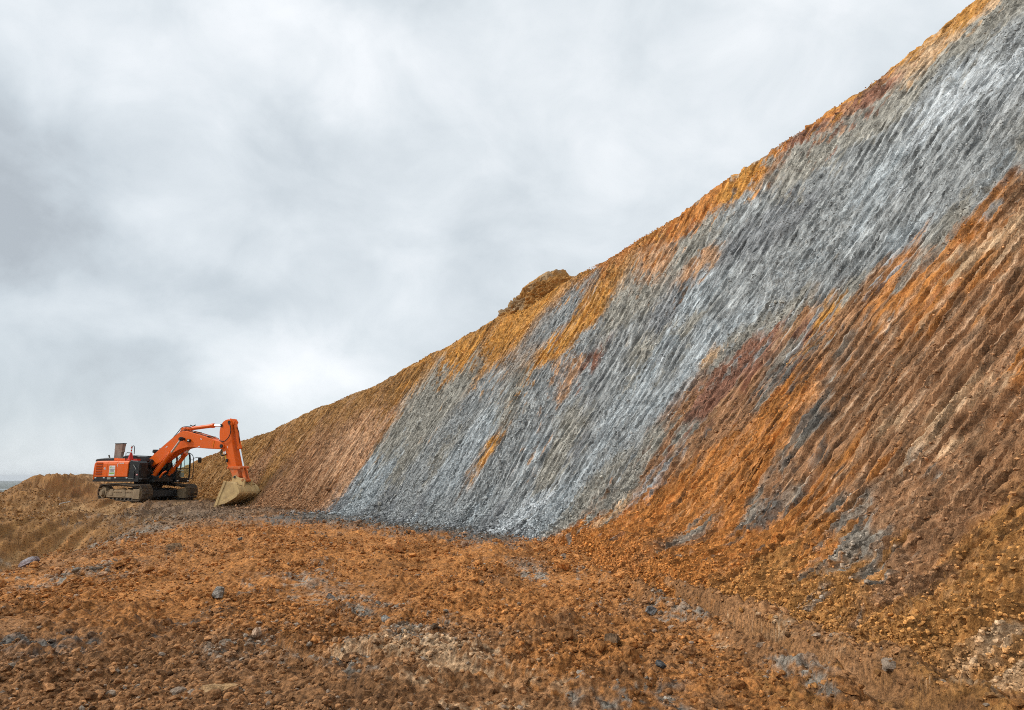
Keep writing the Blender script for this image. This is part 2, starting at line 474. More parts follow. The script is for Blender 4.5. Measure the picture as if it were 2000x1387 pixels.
def catmull(T, n=60):
    P = np.vstack([2 * T[0] - T[1], T, 2 * T[-1] - T[-2]])
    out = []
    for i in range(1, len(P) - 2):
        a, b, c, d = P[i - 1], P[i], P[i + 1], P[i + 2]
        for t in np.linspace(0, 1, n, endpoint=False):
            out.append(.5 * ((2 * b) + (-a + c) * t + (2 * a - 5 * b + 4 * c - d) * t * t + (-a + 3 * b - 3 * c + d) * t ** 3))
    out.append(T[-1])
    return np.array(out)


_C = catmull(TOE)
_L = np.r_[0, np.cumsum(np.linalg.norm(np.diff(_C, axis=0), axis=1))]
SS = np.arange(0, _L[-1], .25)
_tx = np.interp(SS, _L, _C[:, 0])
_ty = np.interp(SS, _L, _C[:, 1])
_k = np.hanning(41)
_k /= _k.sum()
_dx = np.convolve(np.pad(np.gradient(_tx), 20, 'edge'), _k, 'valid')
_dy = np.convolve(np.pad(np.gradient(_ty), 20, 'edge'), _k, 'valid')
_n = np.hypot(_dx, _dy)
_dx /= _n
_dy /= _n
HS = [0, 8, 14, 20, 22, 24, 27, 30, 33, 36, 39, 42, 45, 48, 51, 54, 57, 60, 63, 66, 70, 96]
HV = [17, 19, 20.5, 20.8, 19.05, 16.85, 14.8, 12.6, 11.35, 10.7, 10.0, 8.85, 7.95, 7.15, 6.3, 5.55, 4.85, 4.15, 3.3, 2.4, 1.9, 1.5]


def toe(s):
    a = np.interp(s, SS, _dx)
    b = np.interp(s, SS, _dy)
    n = np.hypot(a, b)
    return np.interp(s, SS, _tx), np.interp(s, SS, _ty), b / n, -a / n


def bank_z(s, w):
    th = np.radians(np.interp(s, [15, 32, 60], [50, 53, 52]))
    H = np.interp(s, HS, HV)
    m0 = np.tan(np.radians(31))
    m1 = np.tan(th)
    wt = np.interp(s, [20, 32, 50], [2.2, 1.2, .8])
    wp = np.maximum(w, 0)
    zr = np.where(wp < wt, m0 * wp + (m1 - m0) * wp ** 2 / (2 * wt), (m0 + m1) / 2 * wt + m1 * (wp - wt)) + np.minimum(w, 0) * .4
    kk = .35
    z = -np.logaddexp(-zr / kk, -H / kk) * kk
    wc = H / m1 + 1.0
    return z - 0.12 * np.maximum(w - wc - 1.5, 0), H, wc


def bank_point(s, w):
    X, Y, rx, ry = toe(s)
    z, H, wc = bank_z(s, w)
    return np.stack([X + rx * w, Y + ry * w, z], -1)


_bP, _bC = parse_samples(BANK_SAMPLES)
SKEW_S, SKEW_V = [0, 12, 18, 22, 27, 32, 45, 60], [.24, .24, .18, .10, -.05, -.14, -.22, -.26]
KW = 0.85


def lean(s, w):
    return s + np.interp(s, SKEW_S, SKEW_V) * w


_gs = np.arange(0, 96, .12)
_gw = np.arange(-2, 30, .12)
_GS, _GW = np.meshgrid(_gs, _gw, indexing='ij')
_bq = np.stack([lean(_bP[:, 0], _bP[:, 1]), _bP[:, 1] * KW, _bP[:, 2]], 1)
BANK_COL = idw(_bq, _bC, lean(_GS, _GW), _GW * KW, 3.2)


def bank_color(s, w, rough=None):
    a = lean(s, w)
    ws = fbm(a * .5, w * .3, 3, 41) * .5 + fbm(a * 3.0, w * .6, 3, 43) * .30 + fbm(a * 12, w * 3, 2, 47) * .14
    ww = fbm(a * .5, w * .4, 3, 51) * .7 + fbm(a * 3.4, w * 1.0, 3, 53) * .75 + fbm(a * 11, w * 4, 2, 54) * .4
    sc = np.interp(s, [0, 16, 34, 44], [.34, .40, .55, .95])
    c1 = bilerp(BANK_COL, (s + ws * sc) / .12, (w + 2 + ww * sc) / .12)
    # grains of the neighbouring earth strewn over each patch
    c2 = bilerp(BANK_COL, (s + ws * sc * 2.6 + .3) / .12, (w + 2 - ww * sc * 3.2 + .5) / .12)
    k = .85 * sstep(.05, .60, fbm(a * 7, w * 1.6, 3, 49) + .3 * fbm(a * 1.5, w * .5, 2, 50))[..., None]
    return c1 * (1 - k) + c2 * k


def bank_relief(s, w, spacing):
    """outward height of the cut face, and a 0..1 scraped mask"""
    a = lean(s, w) + fbm(s * .10, w * .10, 2, 9) * .25
    def vis(wl):      # fade detail the mesh cannot carry
        return np.clip(wl / (spacing * 1.7) - .5, 0, 1)
    big = fbm(s * .16, w * .16, 3, 1) * .20
    # passes of the toothed bucket: patches about a bucket wide
    pas = fbm(a * .55, w * .16, 3, 5)
    talus = np.where(s < 27, sstep(.9, 3.4, w + fbm(s * .5, w * .5, 2, 10) * .9), sstep(-.1, .9, w))
    scr = sstep(-.60, .15, pas) * talus
    long_ = np.exp(-((s - 17.6) / 2.1) ** 2 - ((w - 3.3) / 2.4) ** 2) * sstep(.5, 1.3, w)   # fresh long bucket marks
    long_ = sstep(.25, .65, long_ + .18 * fbm(a * .8, w * .35, 2, 12))
    scr = np.maximum(scr, long_)
    per = .225
    ph = a / per + pn(a * .55, w * .12, 13) * .8 + pn(a * 2.2, w * .3, 14) * .12
    g = np.abs(((ph % 1.0) - .5) * 2)            # 0 at ridge .. 1 groove
    groove = sstep(.38, .72, g)
    brk = sstep(-.20, .05, fbm(a * 3.4, w * .85, 3, 15))
    brk = np.maximum(brk, long_ * sstep(-.42, -.2, fbm(a * 2.4, w * .40, 2, 29)))
    groove = groove * brk
    ph2 = a / .125 + pn(a * 1.2, w * .2, 16) * 1.1
    g2 = sstep(.3, .9, np.abs(((ph2 % 1.0) - .5) * 2)) * sstep(-.2, .2, fbm(a * 6, w * 1.5, 2, 26))
    h = big - .095 * groove * (.45 + .55 * scr) - .040 * g2 * vis(.125)
    h += pn(a * 1.3, w * .24, 17) * .035 + pn(a * 5.5, w * 1.3, 18) * .028 * vis(.18) + pn(a * 13., w * 3.2, 19) * .026 * vis(.08)
    # rubble and crumbs left on the face
    rub = (1 - .85 * groove * (.4 + .6 * scr)) * (1 - .6 * scr)
    h -= .03 * groove * long_
    h += rub * (np.abs(pn(s * 2.1, w * 2.3, 21)) * .05 - .03)
    h += rub * (np.abs(pn(a * 5.3, w * 4.0, 22)) * .08 - .02) * vis(.2)
    h += rub * (np.abs(pn(a * 11.5, w * 8.5, 23)) * .085) * vis(.1)
    h += rub * pn(a * 24, w * 19, 24) * .034 * vis(.045)
    h += (.35 + rub) * pn(s * 47, w * 43, 25) * .014 * vis(.022)
    # loose soil heaped along the near foot
    h += np.exp(-((w - .15) / .45) ** 2) * np.interp(s, [8, 14, 24, 29], [.05, .16, .22, 0]) * (.6 + .9 * np.abs(fbm(s * 1.3, w * 1.6, 3, 28)))
    return h, np.maximum(sstep(.55, 1., g) * brk * (.25 + .75 * scr), g2 * .55 * (.5 + .5 * scr))


def build_bank():
    # spacing along and up the face grows with distance
    s = [0.0]
    while s[-1] < 95.0:
        v = s[-1]
        x, y, _, _ = toe(v)
        d = math.hypot(x, y)
        st = max(.013, d * .00125) if v > 11 else .10
        s.append(v + st)
    s = np.array(s)
    n = 880
    t = np.linspace(0, 1, n)
    S = np.repeat(s[:, None], n, 1)
    H = np.interp(s, HS, HV)
    wc = H / np.tan(np.radians(np.interp(s, [15, 32, 60], [50, 53, 52]))) + 1.0
    wm = np.where(s < 20, np.minimum(wc, 9 + s * .35), wc)
    k = int(n * .94)
    near = np.interp(s, [0, 14, 26, 34], [1.75, 1.6, 1.25, 1.0])
    tt = (np.arange(k) / (k - 1))
    W1 = -1.2 + (wm[:, None] + 2.2) * tt[None, :] ** near[:, None]
    tail = (np.arange(1, n - k + 1) / (n - k)) ** 2
    W2 = W1[:, -1:] + tail[None, :] * 22
    W = np.concatenate([W1, W2], 1)
    P = bank_point(S, W)
    ds = np.gradient(P, axis=0)
    dw = np.gradient(P, axis=1)
    nr = np.cross(dw, ds)
    nr /= np.linalg.norm(nr, axis=-1, keepdims=True)
    nr *= np.where(nr[..., 2:3] < 0, -1, 1)
    sp = np.maximum(np.linalg.norm(ds, axis=-1), np.linalg.norm(dw, axis=-1))
    h, scr = bank_relief(S, W, sp)
    # the lip of the crest is ragged
    Hh = np.interp(S, HS, HV)
    lip = np.exp(-((P[..., 2] - Hh) / .5) ** 2)
    h = h + lip * (np.abs(fbm(S * 2.4, W * 2.4, 4, 61)) * .10 * sstep(-.4, .4, pn(S * .7, W * .5, 63)) + pn(S * .35, W * .3, 62) * .16 - .22 * sstep(.45, .7, pn(S * .9, W * .2, 64)))
    h = h * np.where(S < 8, .6, 1)
    P = P + nr * h[..., None]
    c = bank_color(S, W)
    # scraped teeth marks lay bare paler soil, loose crumbs are darker
    a = lean(S, W)
    var = 1 + .20 * fbm(a * 3.2, W * .8, 3, 71) + .30 * fbm(a * 13, W * 3.2, 2, 73)
    rough = np.clip(fbm(S * 3.2, W * 3., 3, 75), -1, 1)
    var = var * (1 - .22 * sstep(-.1, .6, rough) * (1 - scr)) * (.82 + .42 * scr)
    c = c * np.clip(var, .25, 2.0)[..., None]
    # curved scoop marks in the pale clay high on the face
    rr_ = np.hypot(a - lean(20.6, 8.0), (W - 8.0) * .75) + .12 * pn(S * 1.5, W * 1.5, 78)
    sc_ = np.exp(-((S - 21.2) / 1.3) ** 2 - ((W - 9.2) / 1.1) ** 2)
    sc_ = sstep(.3, .7, sc_) * sstep(.45, .8, np.abs((rr_ / .42) % 1 - .5) * 2) * sstep(-.3, .1, fbm(a * 2.6, W * 1.8, 2, 79))
    c = c * (1 - .8 * sc_[..., None]) + np.array(EARTH['W']) * .8 * sc_[..., None]
    tan = np.array(EARTH['T'])
    brown = sstep(1.25, 2.0, c[..., 0] / (c[..., 2] + .02))
    pale = (scr * brown * sstep(-.25, .25, fbm(a * .9, W * .25, 2, 77)) * np.where(S < 30, .75, .80))
    pale = np.maximum(pale, sstep(.30, .75, scr) * brown * .95 * sstep(.2, .5, np.exp(-((S - 17.6) / 2.1) ** 2 - ((W - 3.3) / 2.4) ** 2)))[..., None]
    fresh = sstep(.2, .6, np.exp(-((S - 17.6) / 2.1) ** 2 - ((W - 3.3) / 2.4) ** 2))[..., None]
    c = c * (1 - pale) + (tan * (1 - fresh) + np.array([.86, .60, .39]) * fresh) * pale
    V = P.reshape(-1, 3)
    me = np_mesh('hillside', V, grid_faces(len(s), n), c.reshape(-1, 3), False, np.stack([a, W, S * 0], -1).reshape(-1, 3))
    o = link('hillside', me, M_BANK)
    tag(o, 'steep cut bank of blue grey clay with ochre crest and brown foot, combed by bucket teeth', None, None, 'structure')
    return o


# ------------------------------------------------------------------ the ground
MACH = np.array([-21.7, 40.0])
PAD = .27
RIDGE = np.array([(-18, -60), (-18, -20), (-18.5, 0), (-19.5, 14), (-21.6, 24), (-23.3, 30.5), (-24.9, 35), (-27.0, 40), (-28.9, 45.5), (-33, 53), (-40, 60), (-60, 78)])
RIDGE_H = np.array([.1, .1, .1, .1, .08, .28, .88, 1.58, 1.62, 1.5, 1.3, 1.0])


def ridge_info(x, y):
    """signed distance (positive on the pit side) to the berm line, and its height there"""
    best = np.full(x.shape, 1e9)
    sg = np.ones(x.shape)
    hh = np.zeros(x.shape)
    for i in range(len(RIDGE) - 1):
        a = RIDGE[i]
        b = RIDGE[i + 1]
        d = b - a
        t = np.clip(((x - a[0]) * d[0] + (y - a[1]) * d[1]) / (d @ d), 0, 1)
        ex = x - a[0] - t * d[0]
        ey = y - a[1] - t * d[1]
        q = ex * ex + ey * ey
        m = q < best
        best = np.where(m, q, best)
        sg = np.where(m, np.sign(d[1] * ex - d[0] * ey), sg)
        hh = np.where(m, RIDGE_H[i] + (RIDGE_H[i + 1] - RIDGE_H[i]) * t, hh)
    return np.sqrt(best) * sg, hh


IMPRINTS = [  # centre line, half width, depth, strength
    (np.array([(1.75, 12.4), (1.95, 11.3), (2.3, 9.1), (2.5, 7.3), (2.68, 5.8), (2.75, 4.2), (2.7, 2.0)]), .28, .13, 1.15),
    (np.array([(-2.6, 6.7), (-1.7, 6.15), (-.6, 5.7), (.55, 5.45), (1.3, 5.3)]), .24, .05, .7),
    (np.array([(-1.6, 8.6), (-.9, 8.3), (-.2, 8.1)]), .22, .035, .6),
]


def ground_base(x, y):
    r = np.hypot(x, y)
    e, rh = ridge_info(x, y)
    z = fbm(x * .11, y * .11, 3, 101) * .14
    z = z * sstep(2, 8, r) * 1.0
    # shallow gully at the foot of the berm face, then the face up to the berm
    wf = np.interp(y, [0, 14, 21, 32, 38, 44], [7.4, 7.2, 6.6, 5.6, 4.4, 3.6])
    t = np.clip(1 - e / wf, 0, 1)
    z = z - 1.15 * np.exp(-((e - wf) / 1.9) ** 2) * sstep(4, 13, y) * (1 - sstep(21, 29, y))
    face = rh * (t ** 1.25)
    z = z + face
    # pad under the machine
    dm = np.hypot(x - MACH[0] - .5, y - MACH[1] + .4)
    k = 1 - sstep(3.2, 6.5, dm)
    z = z * (1 - k) + PAD * k
    # fall away behind the berm, down to the plain
    fall = np.where(e < 0, -.62 * np.maximum(-e - .8, 0), 0)
    far = sstep(76, 110, r)
    z = z + fall - far * 75
    z = np.maximum(z, -60 + 0 * z)
    return z, e, rh, k


_gP, _gC = parse_samples(GROUND_SAMPLES, .16)
_az = np.arange(-1.2, 1.2, .006)
_lr = np.arange(.2, 4.6, .012)
_AZ, _LR = np.meshgrid(_az, _lr, indexing='ij')
_gq = np.stack([np.arctan2(_gP[:, 0], _gP[:, 1]), np.log(np.hypot(_gP[:, 0], _gP[:, 1])) * .55, _gP[:, 2]], 1)
GROUND_COL = idw(_gq, _gC, _AZ, _LR * .55)


def ground_color(x, y):
    r = np.hypot(x, y)
    sc = np.clip(r / 12, .35, 2.2)
    wx = (fbm(x * .6, y * .6, 3, 111) * .5 + fbm(x * 2.4, y * 2.4, 3, 113) * .32 + fbm(x * 8, y * 8, 2, 114) * .12) * sc
    wy = (fbm(x * .6, y * .6, 3, 115) * .8 + fbm(x * 2.4, y * 2.4, 3, 117) * .5 + fbm(x * 8, y * 8, 2, 118) * .2) * sc
    X = x + wx
    Y = y + wy
    c1 = bilerp(GROUND_COL, (np.arctan2(X, Y) + 1.2) / .006, (np.log(np.hypot(X, Y) + .1) - .2) / .012)
    X = x - wx * 2.6
    Y = y - wy * 2.6
    c2 = bilerp(GROUND_COL, (np.arctan2(X, Y) + 1.2) / .006, (np.log(np.hypot(X, Y) + .1) - .2) / .012)
    k = sstep(.02, .32, fbm(x * 6.5, y * 6.5, 3, 119) + .5 * fbm(x * 1.4, y * 1.4, 2, 120))[..., None]
    return c1 * (1 - k) + c2 * k


def ground_relief(x, y, spacing):
    z, e, rh, pad = ground_base(x, y)
    r = np.hypot(x, y)

    def vis(wl):
        return np.clip(wl / (spacing * 2.2) - .6, 0, 1)
    fade = 1 - sstep(60, 90, r)
    calm = 1 - .55 * sstep(-.1, .5, fbm(x * .45, y * .45, 2, 121))
    calm = calm * (1 - .6 * pad)
    h = pn(x * .5, y * .5, 123) * .06 + np.abs(pn(x * 1.3, y * 1.5, 125)) * .12 - .03 + np.abs(pn((x + y * .35) * .8, (y - x * .35) * .22, 128)) * .10
    h += np.abs(pn(x * 3.3, y * 3.6, 127)) * .10 * vis(.3)
    h += np.abs(pn(x * 7.0, y * 7.6, 129)) * .085 * vis(.13)
    h += np.abs(pn(x * 14.5, y * 15.5, 131)) * .038 * vis(.07)
    h += pn(x * 27, y * 29, 133) * .013 * vis(.035)
    h += pn(x * 55, y * 58, 134) * .006 * vis(.018)
    h += sstep(9, 20, r) * (np.abs(pn(x * 2.1, y * 2.1, 136)) * .12 + np.abs(pn(x * 4.6, y * 4.6, 137)) * .10 - .05)
    h = h * calm
    # combed face of the berm: marks run along the slope
    face = sstep(.5, 2.0, e) * (1 - sstep(7.5, 9.0, e)) * sstep(9, 14, y) * (1 - sstep(36, 40, y))
    ca, sa = math.cos(R(20)), math.sin(R(20))
    u = x * ca + y * sa          # across the marks
    v = -x * sa + y * ca         # along them
    comb = pn(u * 1.3, v * .10, 141) * .16 + pn(u * 3.4, v * .25, 142) * .10 + pn(u * 8, v * .8, 143) * .05 * vis(.11)
    h = h * (1 - .25 * face) + comb * 1.4 * face
    # broken crest of the berm
    cr = np.exp(-((e) / 1.5) ** 2) * sstep(0, 14, y)
    h += cr * (np.abs(fbm(x * .9, y * .9, 4, 145)) * .34 - .06)
    scr = face * sstep(0, .4, -comb * 6)
    smooth = np.zeros_like(h)
    for line, hw, dep, st in IMPRINTS:
        L = np.r_[0, np.cumsum(np.linalg.norm(np.diff(line, axis=0), axis=1))]
        bd = np.full(x.shape, 1e9)
        bt = np.zeros(x.shape)
        sd = np.zeros(x.shape)
        for i in range(len(line) - 1):
            a = line[i]
            d = line[i + 1] - a
            ln = math.hypot(*d)
            t = np.clip(((x - a[0]) * d[0] + (y - a[1]) * d[1]) / ln ** 2, 0, 1)
            ex = x - a[0] - t * d[0]
            ey = y - a[1] - t * d[1]
            q = np.hypot(ex, ey)
            m = q < bd
            bd = np.where(m, q, bd)
            bt = np.where(m, L[i] + t * ln, bt)
            sd = np.where(m, (d[1] * ex - d[0] * ey) / ln, sd)
        bd = bd + pn(x * 3, y * 3, 151) * .04
        ends = sstep(0, .5, bt) * (1 - sstep(L[-1] - .5, L[-1], bt))
        ins = (1 - sstep(hw * .8, hw * 1.12, bd)) * ends
        keep = ins * (1 - .40 * sstep(.0, .45, fbm(x * 1.7, y * 1.7, 2, 153)))
        ph = (bt + sd * .28 + pn(x * 4, y * 4, 154) * .03) / .125
        rid = np.abs((ph % 1.0) - .5) * 2
        print_h = -dep + (rid ** 2.2) * .034 * st * (.45 + .55 * sstep(-.3, .2, pn(x * 1.1, y * 1.1, 155)))
        h = h * (1 - keep * .88) + print_h * keep
        berm = np.exp(-((bd - hw * 1.45) / (hw * .42)) ** 2) * ends
        h += berm * (dep * .85 + np.abs(pn(x * 3.6, y * 3.6, 157)) * .09)
        smooth = np.maximum(smooth, keep)
    return z + h * fade, e, rh, scr, smooth


def build_ground():
    fine = np.linspace(R(-41), R(44), 1180)
    left = np.linspace(R(-62), R(-41), 120)[:-1]
    right = np.linspace(R(44), R(64), 110)[1:]
    side = np.linspace(R(64), R(360 - 62), 110)[1:]
    az = np.concatenate([left, fine, right, side])          # closes on itself
    f = 667.0
    rr = [.35, .7, 1.1, 1.6, 2.1]
    while rr[-1] < 60:
        r = rr[-1]
        # about 0.75 pixel of depression per row, never finer than a centimetre or so
        st = max(.0085, .62 * r * r / (EYE * f), r * .0011)
        st = min(st, r * .02)
        rr.append(r + st)
    rr = rr + list(np.geomspace(60, 14000, 110)[1:])
    rr = np.array(rr)
    print('ground rows', len(rr))
    A, Rr = np.meshgrid(az, rr, indexing='ij')
    X = np.sin(A) * Rr
    Y = np.cos(A) * Rr
    dr = np.gradient(Rr, axis=1)
    da = np.gradient(az)[:, None] * Rr
    sp = np.maximum(dr * .6, da)
    sp = np.where((A > R(64)), 9., sp)
    Z, e, rh, scr, sm = ground_relief(X, Y, sp)
    # earths run through the lumps, so colour follows height too
    zb = Z - ground_base(X, Y)[0]
    Xo, Yo = X, Y
    X, Y = X + .7 * zb, Y + 1.9 * zb
    c = ground_color(X, Y)
    nearf = 1 - .75 * sstep(9, 26, Rr)
    var = 1 + .30 * fbm(X * .9, Y * .9, 3, 161) + (.32 * fbm(X * 7, Y * 7, 3, 163) + .16 * pn(X * 33, Y * 33, 165)) * nearf + .25 * fbm(X * 2.2, Y * 2.2, 2, 167) * (1 - nearf)
    c = c * np.clip(var, .3, 1.9)[..., None]
    k = (scr * .35)[..., None]
    c = c * (1 - k) + np.array([.66, .42, .20]) * k
    pale = np.array([.46, .26, .11])
    sm = sm[..., None] * .2
    c = c * (1 - sm) + pale * sm
    # outer side of the berm and the plain beyond
    out = sstep(2, 8, -e)[..., None]
    c = c * (1 - out) + np.array([.13, .10, .06]) * out
    far = sstep(-30, -55, Z)[..., None]
    pl = np.array([.085, .095, .07]) * (1 + .5 * fbm(X * .0016, Y * .0016, 4, 171))[..., None]
    c = c * (1 - far) + pl * far
    V = np.stack([Xo, Yo, Z], -1)
    n, m = A.shape
    F = grid_faces(n, m)
    me = np_mesh('ground', V.reshape(-1, 3), F, c.reshape(-1, 3), False)
    o = link('ground', me, M_SOIL)
    tag(o, 'churned orange and brown clay floor of the cutting', None, None, 'structure')
    # centre cap
    return o


def ground_z(x, y):
    x = np.array([[float(x)]])
    y = np.array([[float(y)]])
    return float(ground_relief(x, y, np.full((1, 1), .02))[0][0, 0])


# ------------------------------------------------------------------ lumps
def ico(sub):
    t = (1 + 5 ** .5) / 2
    v = [(-1, t, 0), (1, t, 0), (-1, -t, 0), (1, -t, 0), (0, -1, t), (0, 1, t), (0, -1, -t), (0, 1, -t), (t, 0, -1), (t, 0, 1), (-t, 0, -1), (-t, 0, 1)]
    f = [(0, 11, 5), (0, 5, 1), (0, 1, 7), (0, 7, 10), (0, 10, 11), (1, 5, 9), (5, 11, 4), (11, 10, 2), (10, 7, 6), (7, 1, 8),
         (3, 9, 4), (3, 4, 2), (3, 2, 6), (3, 6, 8), (3, 8, 9), (4, 9, 5), (2, 4, 11), (6, 2, 10), (8, 6, 7), (9, 8, 1)]
    v = [np.array(p, float) / np.linalg.norm(p) for p in v]
    for _ in range(sub):
        mid = {}
        nf = []

        def md(a, b):
            k = (min(a, b), max(a, b))
            if k not in mid:
                p = v[a] + v[b]
                v.append(p / np.linalg.norm(p))
                mid[k] = len(v) - 1
            return mid[k]
        for a, b, c in f:
            x, y, z = md(a, b), md(b, c), md(c, a)
            nf += [(a, x, z), (b, y, x), (c, z, y), (x, y, z)]
        f = nf
    return np.array(v), np.array(f)


def rock_shape(sub, seed, cuts=9, rough=.12, lo=.55):
    """an angular lump: a ball cut by random planes and roughened"""
    rs = np.random.RandomState(seed)
    v, f = ico(sub)
    v = v.copy()
    for _ in range(cuts):
        n = rs.randn(3)
        n /= np.linalg.norm(n)
        d = rs.uniform(lo, .88)
        q = v @ n
        v = v - np.maximum(q - d, 0)[:, None] * n
    o = rs.rand() * 50
    k = pn(v[:, 0] * 1.7 + o, v[:, 1] * 1.7 + v[:, 2] * 1.1) + .5 * pn(v[:, 1] * 4.1 + o, v[:, 2] * 4.3 + v[:, 0] * 2.)
    k = k + .28 * pn(v[:, 0] * 9.1 + o, v[:, 2] * 9.3 + v[:, 1] * 5.)
    v = v * (1 + rough * k)[:, None]
    return v, f


def scatter(name, P, size, col, label, sub, nvar, seed, flat=.75):
    rs = np.random.RandomState(seed)
    n = len(P)
    var = [rock_shape(sub, seed * 13 + i, 7, .2) for i in range(nvar)]
    nv, nf = len(var[0][0]), len(var[0][1])
    which = rs.randint(0, nvar, n)
    Vv = np.stack([v for v, f in var])
    base = Vv[which]                                  # n,nv,3
    base = base * (size[:, None, None] * rs.uniform(.65, 1.3, (n, 1, 3)))
    q = rs.randn(n, 4)
    q /= np.linalg.norm(q, axis=1, keepdims=True)
    w, x, y, z = q.T
    Rm = np.stack([np.stack([1 - 2 * (y * y + z * z), 2 * (x * y - z * w), 2 * (x * z + y * w)], -1),
                   np.stack([2 * (x * y + z * w), 1 - 2 * (x * x + z * z), 2 * (y * z - x * w)], -1),
                   np.stack([2 * (x * z - y * w), 2 * (y * z + x * w), 1 - 2 * (x * x + y * y)], -1)], -2)
    V = np.einsum('nij,nkj->nki', Rm, base)
    V[..., 2] *= flat
    V = V + P[:, None, :]
    F = (var[0][1][None] + (np.arange(n) * nv)[:, None, None]).reshape(-1, 3)
    C3 = np.repeat(col[:, None, :], nv, 1) * rs.uniform(.9, 1.1, (n, nv, 1))
    me = np_mesh(name, V.reshape(-1, 3), F, C3.reshape(-1, 3), False)
    o = link(name, me, M_CLOD)
    tag(o, label, None, None, 'stuff')
    return o


def build_clods():
    rs = np.random.RandomState(5)
    # on the ground: even in (azimuth, log distance) with patches
    n = 300000
    az = rs.uniform(R(-58), R(52), n)
    r = np.exp(rs.uniform(math.log(2.3), math.log(46), n) * 1.0)
    x = np.sin(az) * r
    y = np.cos(az) * r
    dens = sstep(-.5, .55, fbm(x * .5, y * .5, 3, 181) + .5 * fbm(x * 2, y * 2, 2, 183))
    keep = rs.rand(n) < .10 + .85 * dens
    # nothing inside the bank, nothing on the track imprint or under the machine
    tx = np.interp(y, _ty, _tx)
    keep &= (x < tx + .8) | (y > 20)
    rr, e, rh, scr, sm = ground_relief(x[None], y[None], np.full((1, n), .02))
    keep &= (sm[0] < .35) 
    e = e[0]
    keep &= e > -3
    dm = np.hypot(x - MACH[0] - .5, y - MACH[1] + .4)
    keep &= (dm > 3.6)
    # beyond the bank line
    ds = np.interp(x[::1], _tx[::-1], _ty[::-1])
    keep &= (y < ds + .5) | (x > 3)
    x, y, r = x[keep], y[keep], r[keep]
    z = rr[0][keep]
    size = .006 + rs.gamma(1.1, 1, len(x)) * .0075
    size = np.maximum(size, r * .0008) * (1 + 1.3 * (rs.rand(len(x)) < .04))
    size = np.minimum(size, .05)
    c = ground_color(x, y)
    c = c * rs.uniform(.45, 1.15, (len(x), 1))
    g = rs.rand(len(x)) < .05
    c[g] = c[g] * .35 + np.array(EARTH['H']) * .6
    dk = rs.rand(len(x)) < .07
    c[dk] *= .5
    P = np.stack([x, y, z + size * .12], -1)
    scatter('loose_clods', P, size, c, 'loose crumbs and clods of clay strewn over the churned floor', 0, 24, 3)
    print('ground clods', len(x))
    # larger lumps
    n = 11500
    az = rs.uniform(R(-58), R(52), n)
    r = np.exp(rs.uniform(math.log(2.6), math.log(44), n))
    x = np.sin(az) * r
    y = np.cos(az) * r
    dens = sstep(-.1, .6, fbm(x * .5, y * .5, 3, 181) + .5 * fbm(x * 2, y * 2, 2, 183))
    keep = rs.rand(n) < .08 + .8 * dens
    tx = np.interp(y, _ty, _tx)
    keep &= (x < tx + .5) | (y > 20)
    rr, e, rh, scr, sm = ground_relief(x[None], y[None], np.full((1, n), .02))
    keep &= (sm[0] < .2) & (e[0] > -2)
    dm = np.hypot(x - MACH[0] - 1.5, y - MACH[1] + 1.)
    keep &= (dm > 6.5)
    ds = np.interp(x, _tx[::-1], _ty[::-1])
    keep &= (y < ds + .5) | (x > 3)
    x, y, r = x[keep], y[keep], r[keep]
    size = np.clip(.018 + rs.gamma(1.1, 1, len(x)) * .016, .02, .12) * np.clip(.55 + r / 14, .55, 1.5)
    c = ground_color(x, y) * rs.uniform(.5, 1.2, (len(x), 1))
    g = rs.rand(len(x)) < .05
    c[g] = c[g] * .3 + np.array(EARTH['H']) * .5
    P = np.stack([x, y, rr[0][keep] + size * .05], -1)
    scatter('lumpy_clods', P, size, c, 'fist to head sized lumps of clay lying on the churned floor', 2, 14, 4, .7)
    # on the bank: crumbs held by the face, thick at its foot
    n = 260000
    u = rs.rand(n)
    s = np.exp(rs.uniform(math.log(6), math.log(70), n)) + 2
    H = np.interp(s, HS, HV)
    wmx = H / np.tan(R(51)) + .6
    foot = rs.rand(n) < .30
    w = np.where(foot, rs.exponential(.55, n) - .6, rs.rand(n) ** 1.15 * wmx)
    keep = w < wmx
    a = lean(s, w)
    dens = sstep(-.3, .5, fbm(a * .7, w * .5, 3, 191) + .4 * fbm(a * 2.2, w * 1.6, 2, 193))
    h, scr = bank_relief(s[None], w[None], np.full((1, n), .02))
    keep &= (rs.rand(n) < .12 + .8 * dens) | foot
    keep &= scr[0] < .5
    s, w, h = s[keep], w[keep], h[0][keep]
    foot = foot[keep]
    P = bank_point(s, w)
    e1 = bank_point(s + .05, w) - P
    e2 = bank_point(s, w + .05) - P
    nr = np.cross(e2, e1)
    nr /= np.linalg.norm(nr, axis=1, keepdims=True)
    nr *= np.sign(nr[:, 2:3])
    d = np.linalg.norm(P, axis=1)
    size = np.maximum(.007 + rs.gamma(1.1, 1, len(s)) * .008, d * .0007)
    size = np.minimum(size, np.where(s < 22, .032, .06)) * np.where(foot & (s > 26), 1.5, 1)
    P = P + nr * (h * np.where(s < 8, .6, 1) + size * .1)[:, None]
    c = bank_color(s, w) * rs.uniform(.6, 1.35, (len(s), 1))
    scatter('bank_crumbs', P, size, c, 'loose crumbs of clay clinging to the cut bank and heaped along its foot', 0, 24, 6, .85)
    print('bank clods', len(s))
    # lumps rolled down to the foot of the cut
    n = 5200
    s = np.exp(rs.uniform(math.log(7), math.log(62), n))
    w = rs.normal(-.15, .60, n) + .1
    s = np.where(s < 16, s + rs.rand(n) * 30, s)
    keep = rs.rand(n) < sstep(-.4, .5, fbm(s * .8, w * .5, 3, 195))
    s, w = s[keep], w[keep]
    P = bank_point(s, w)
    h, _ = bank_relief(s[None], w[None], np.full((1, len(s)), .02))
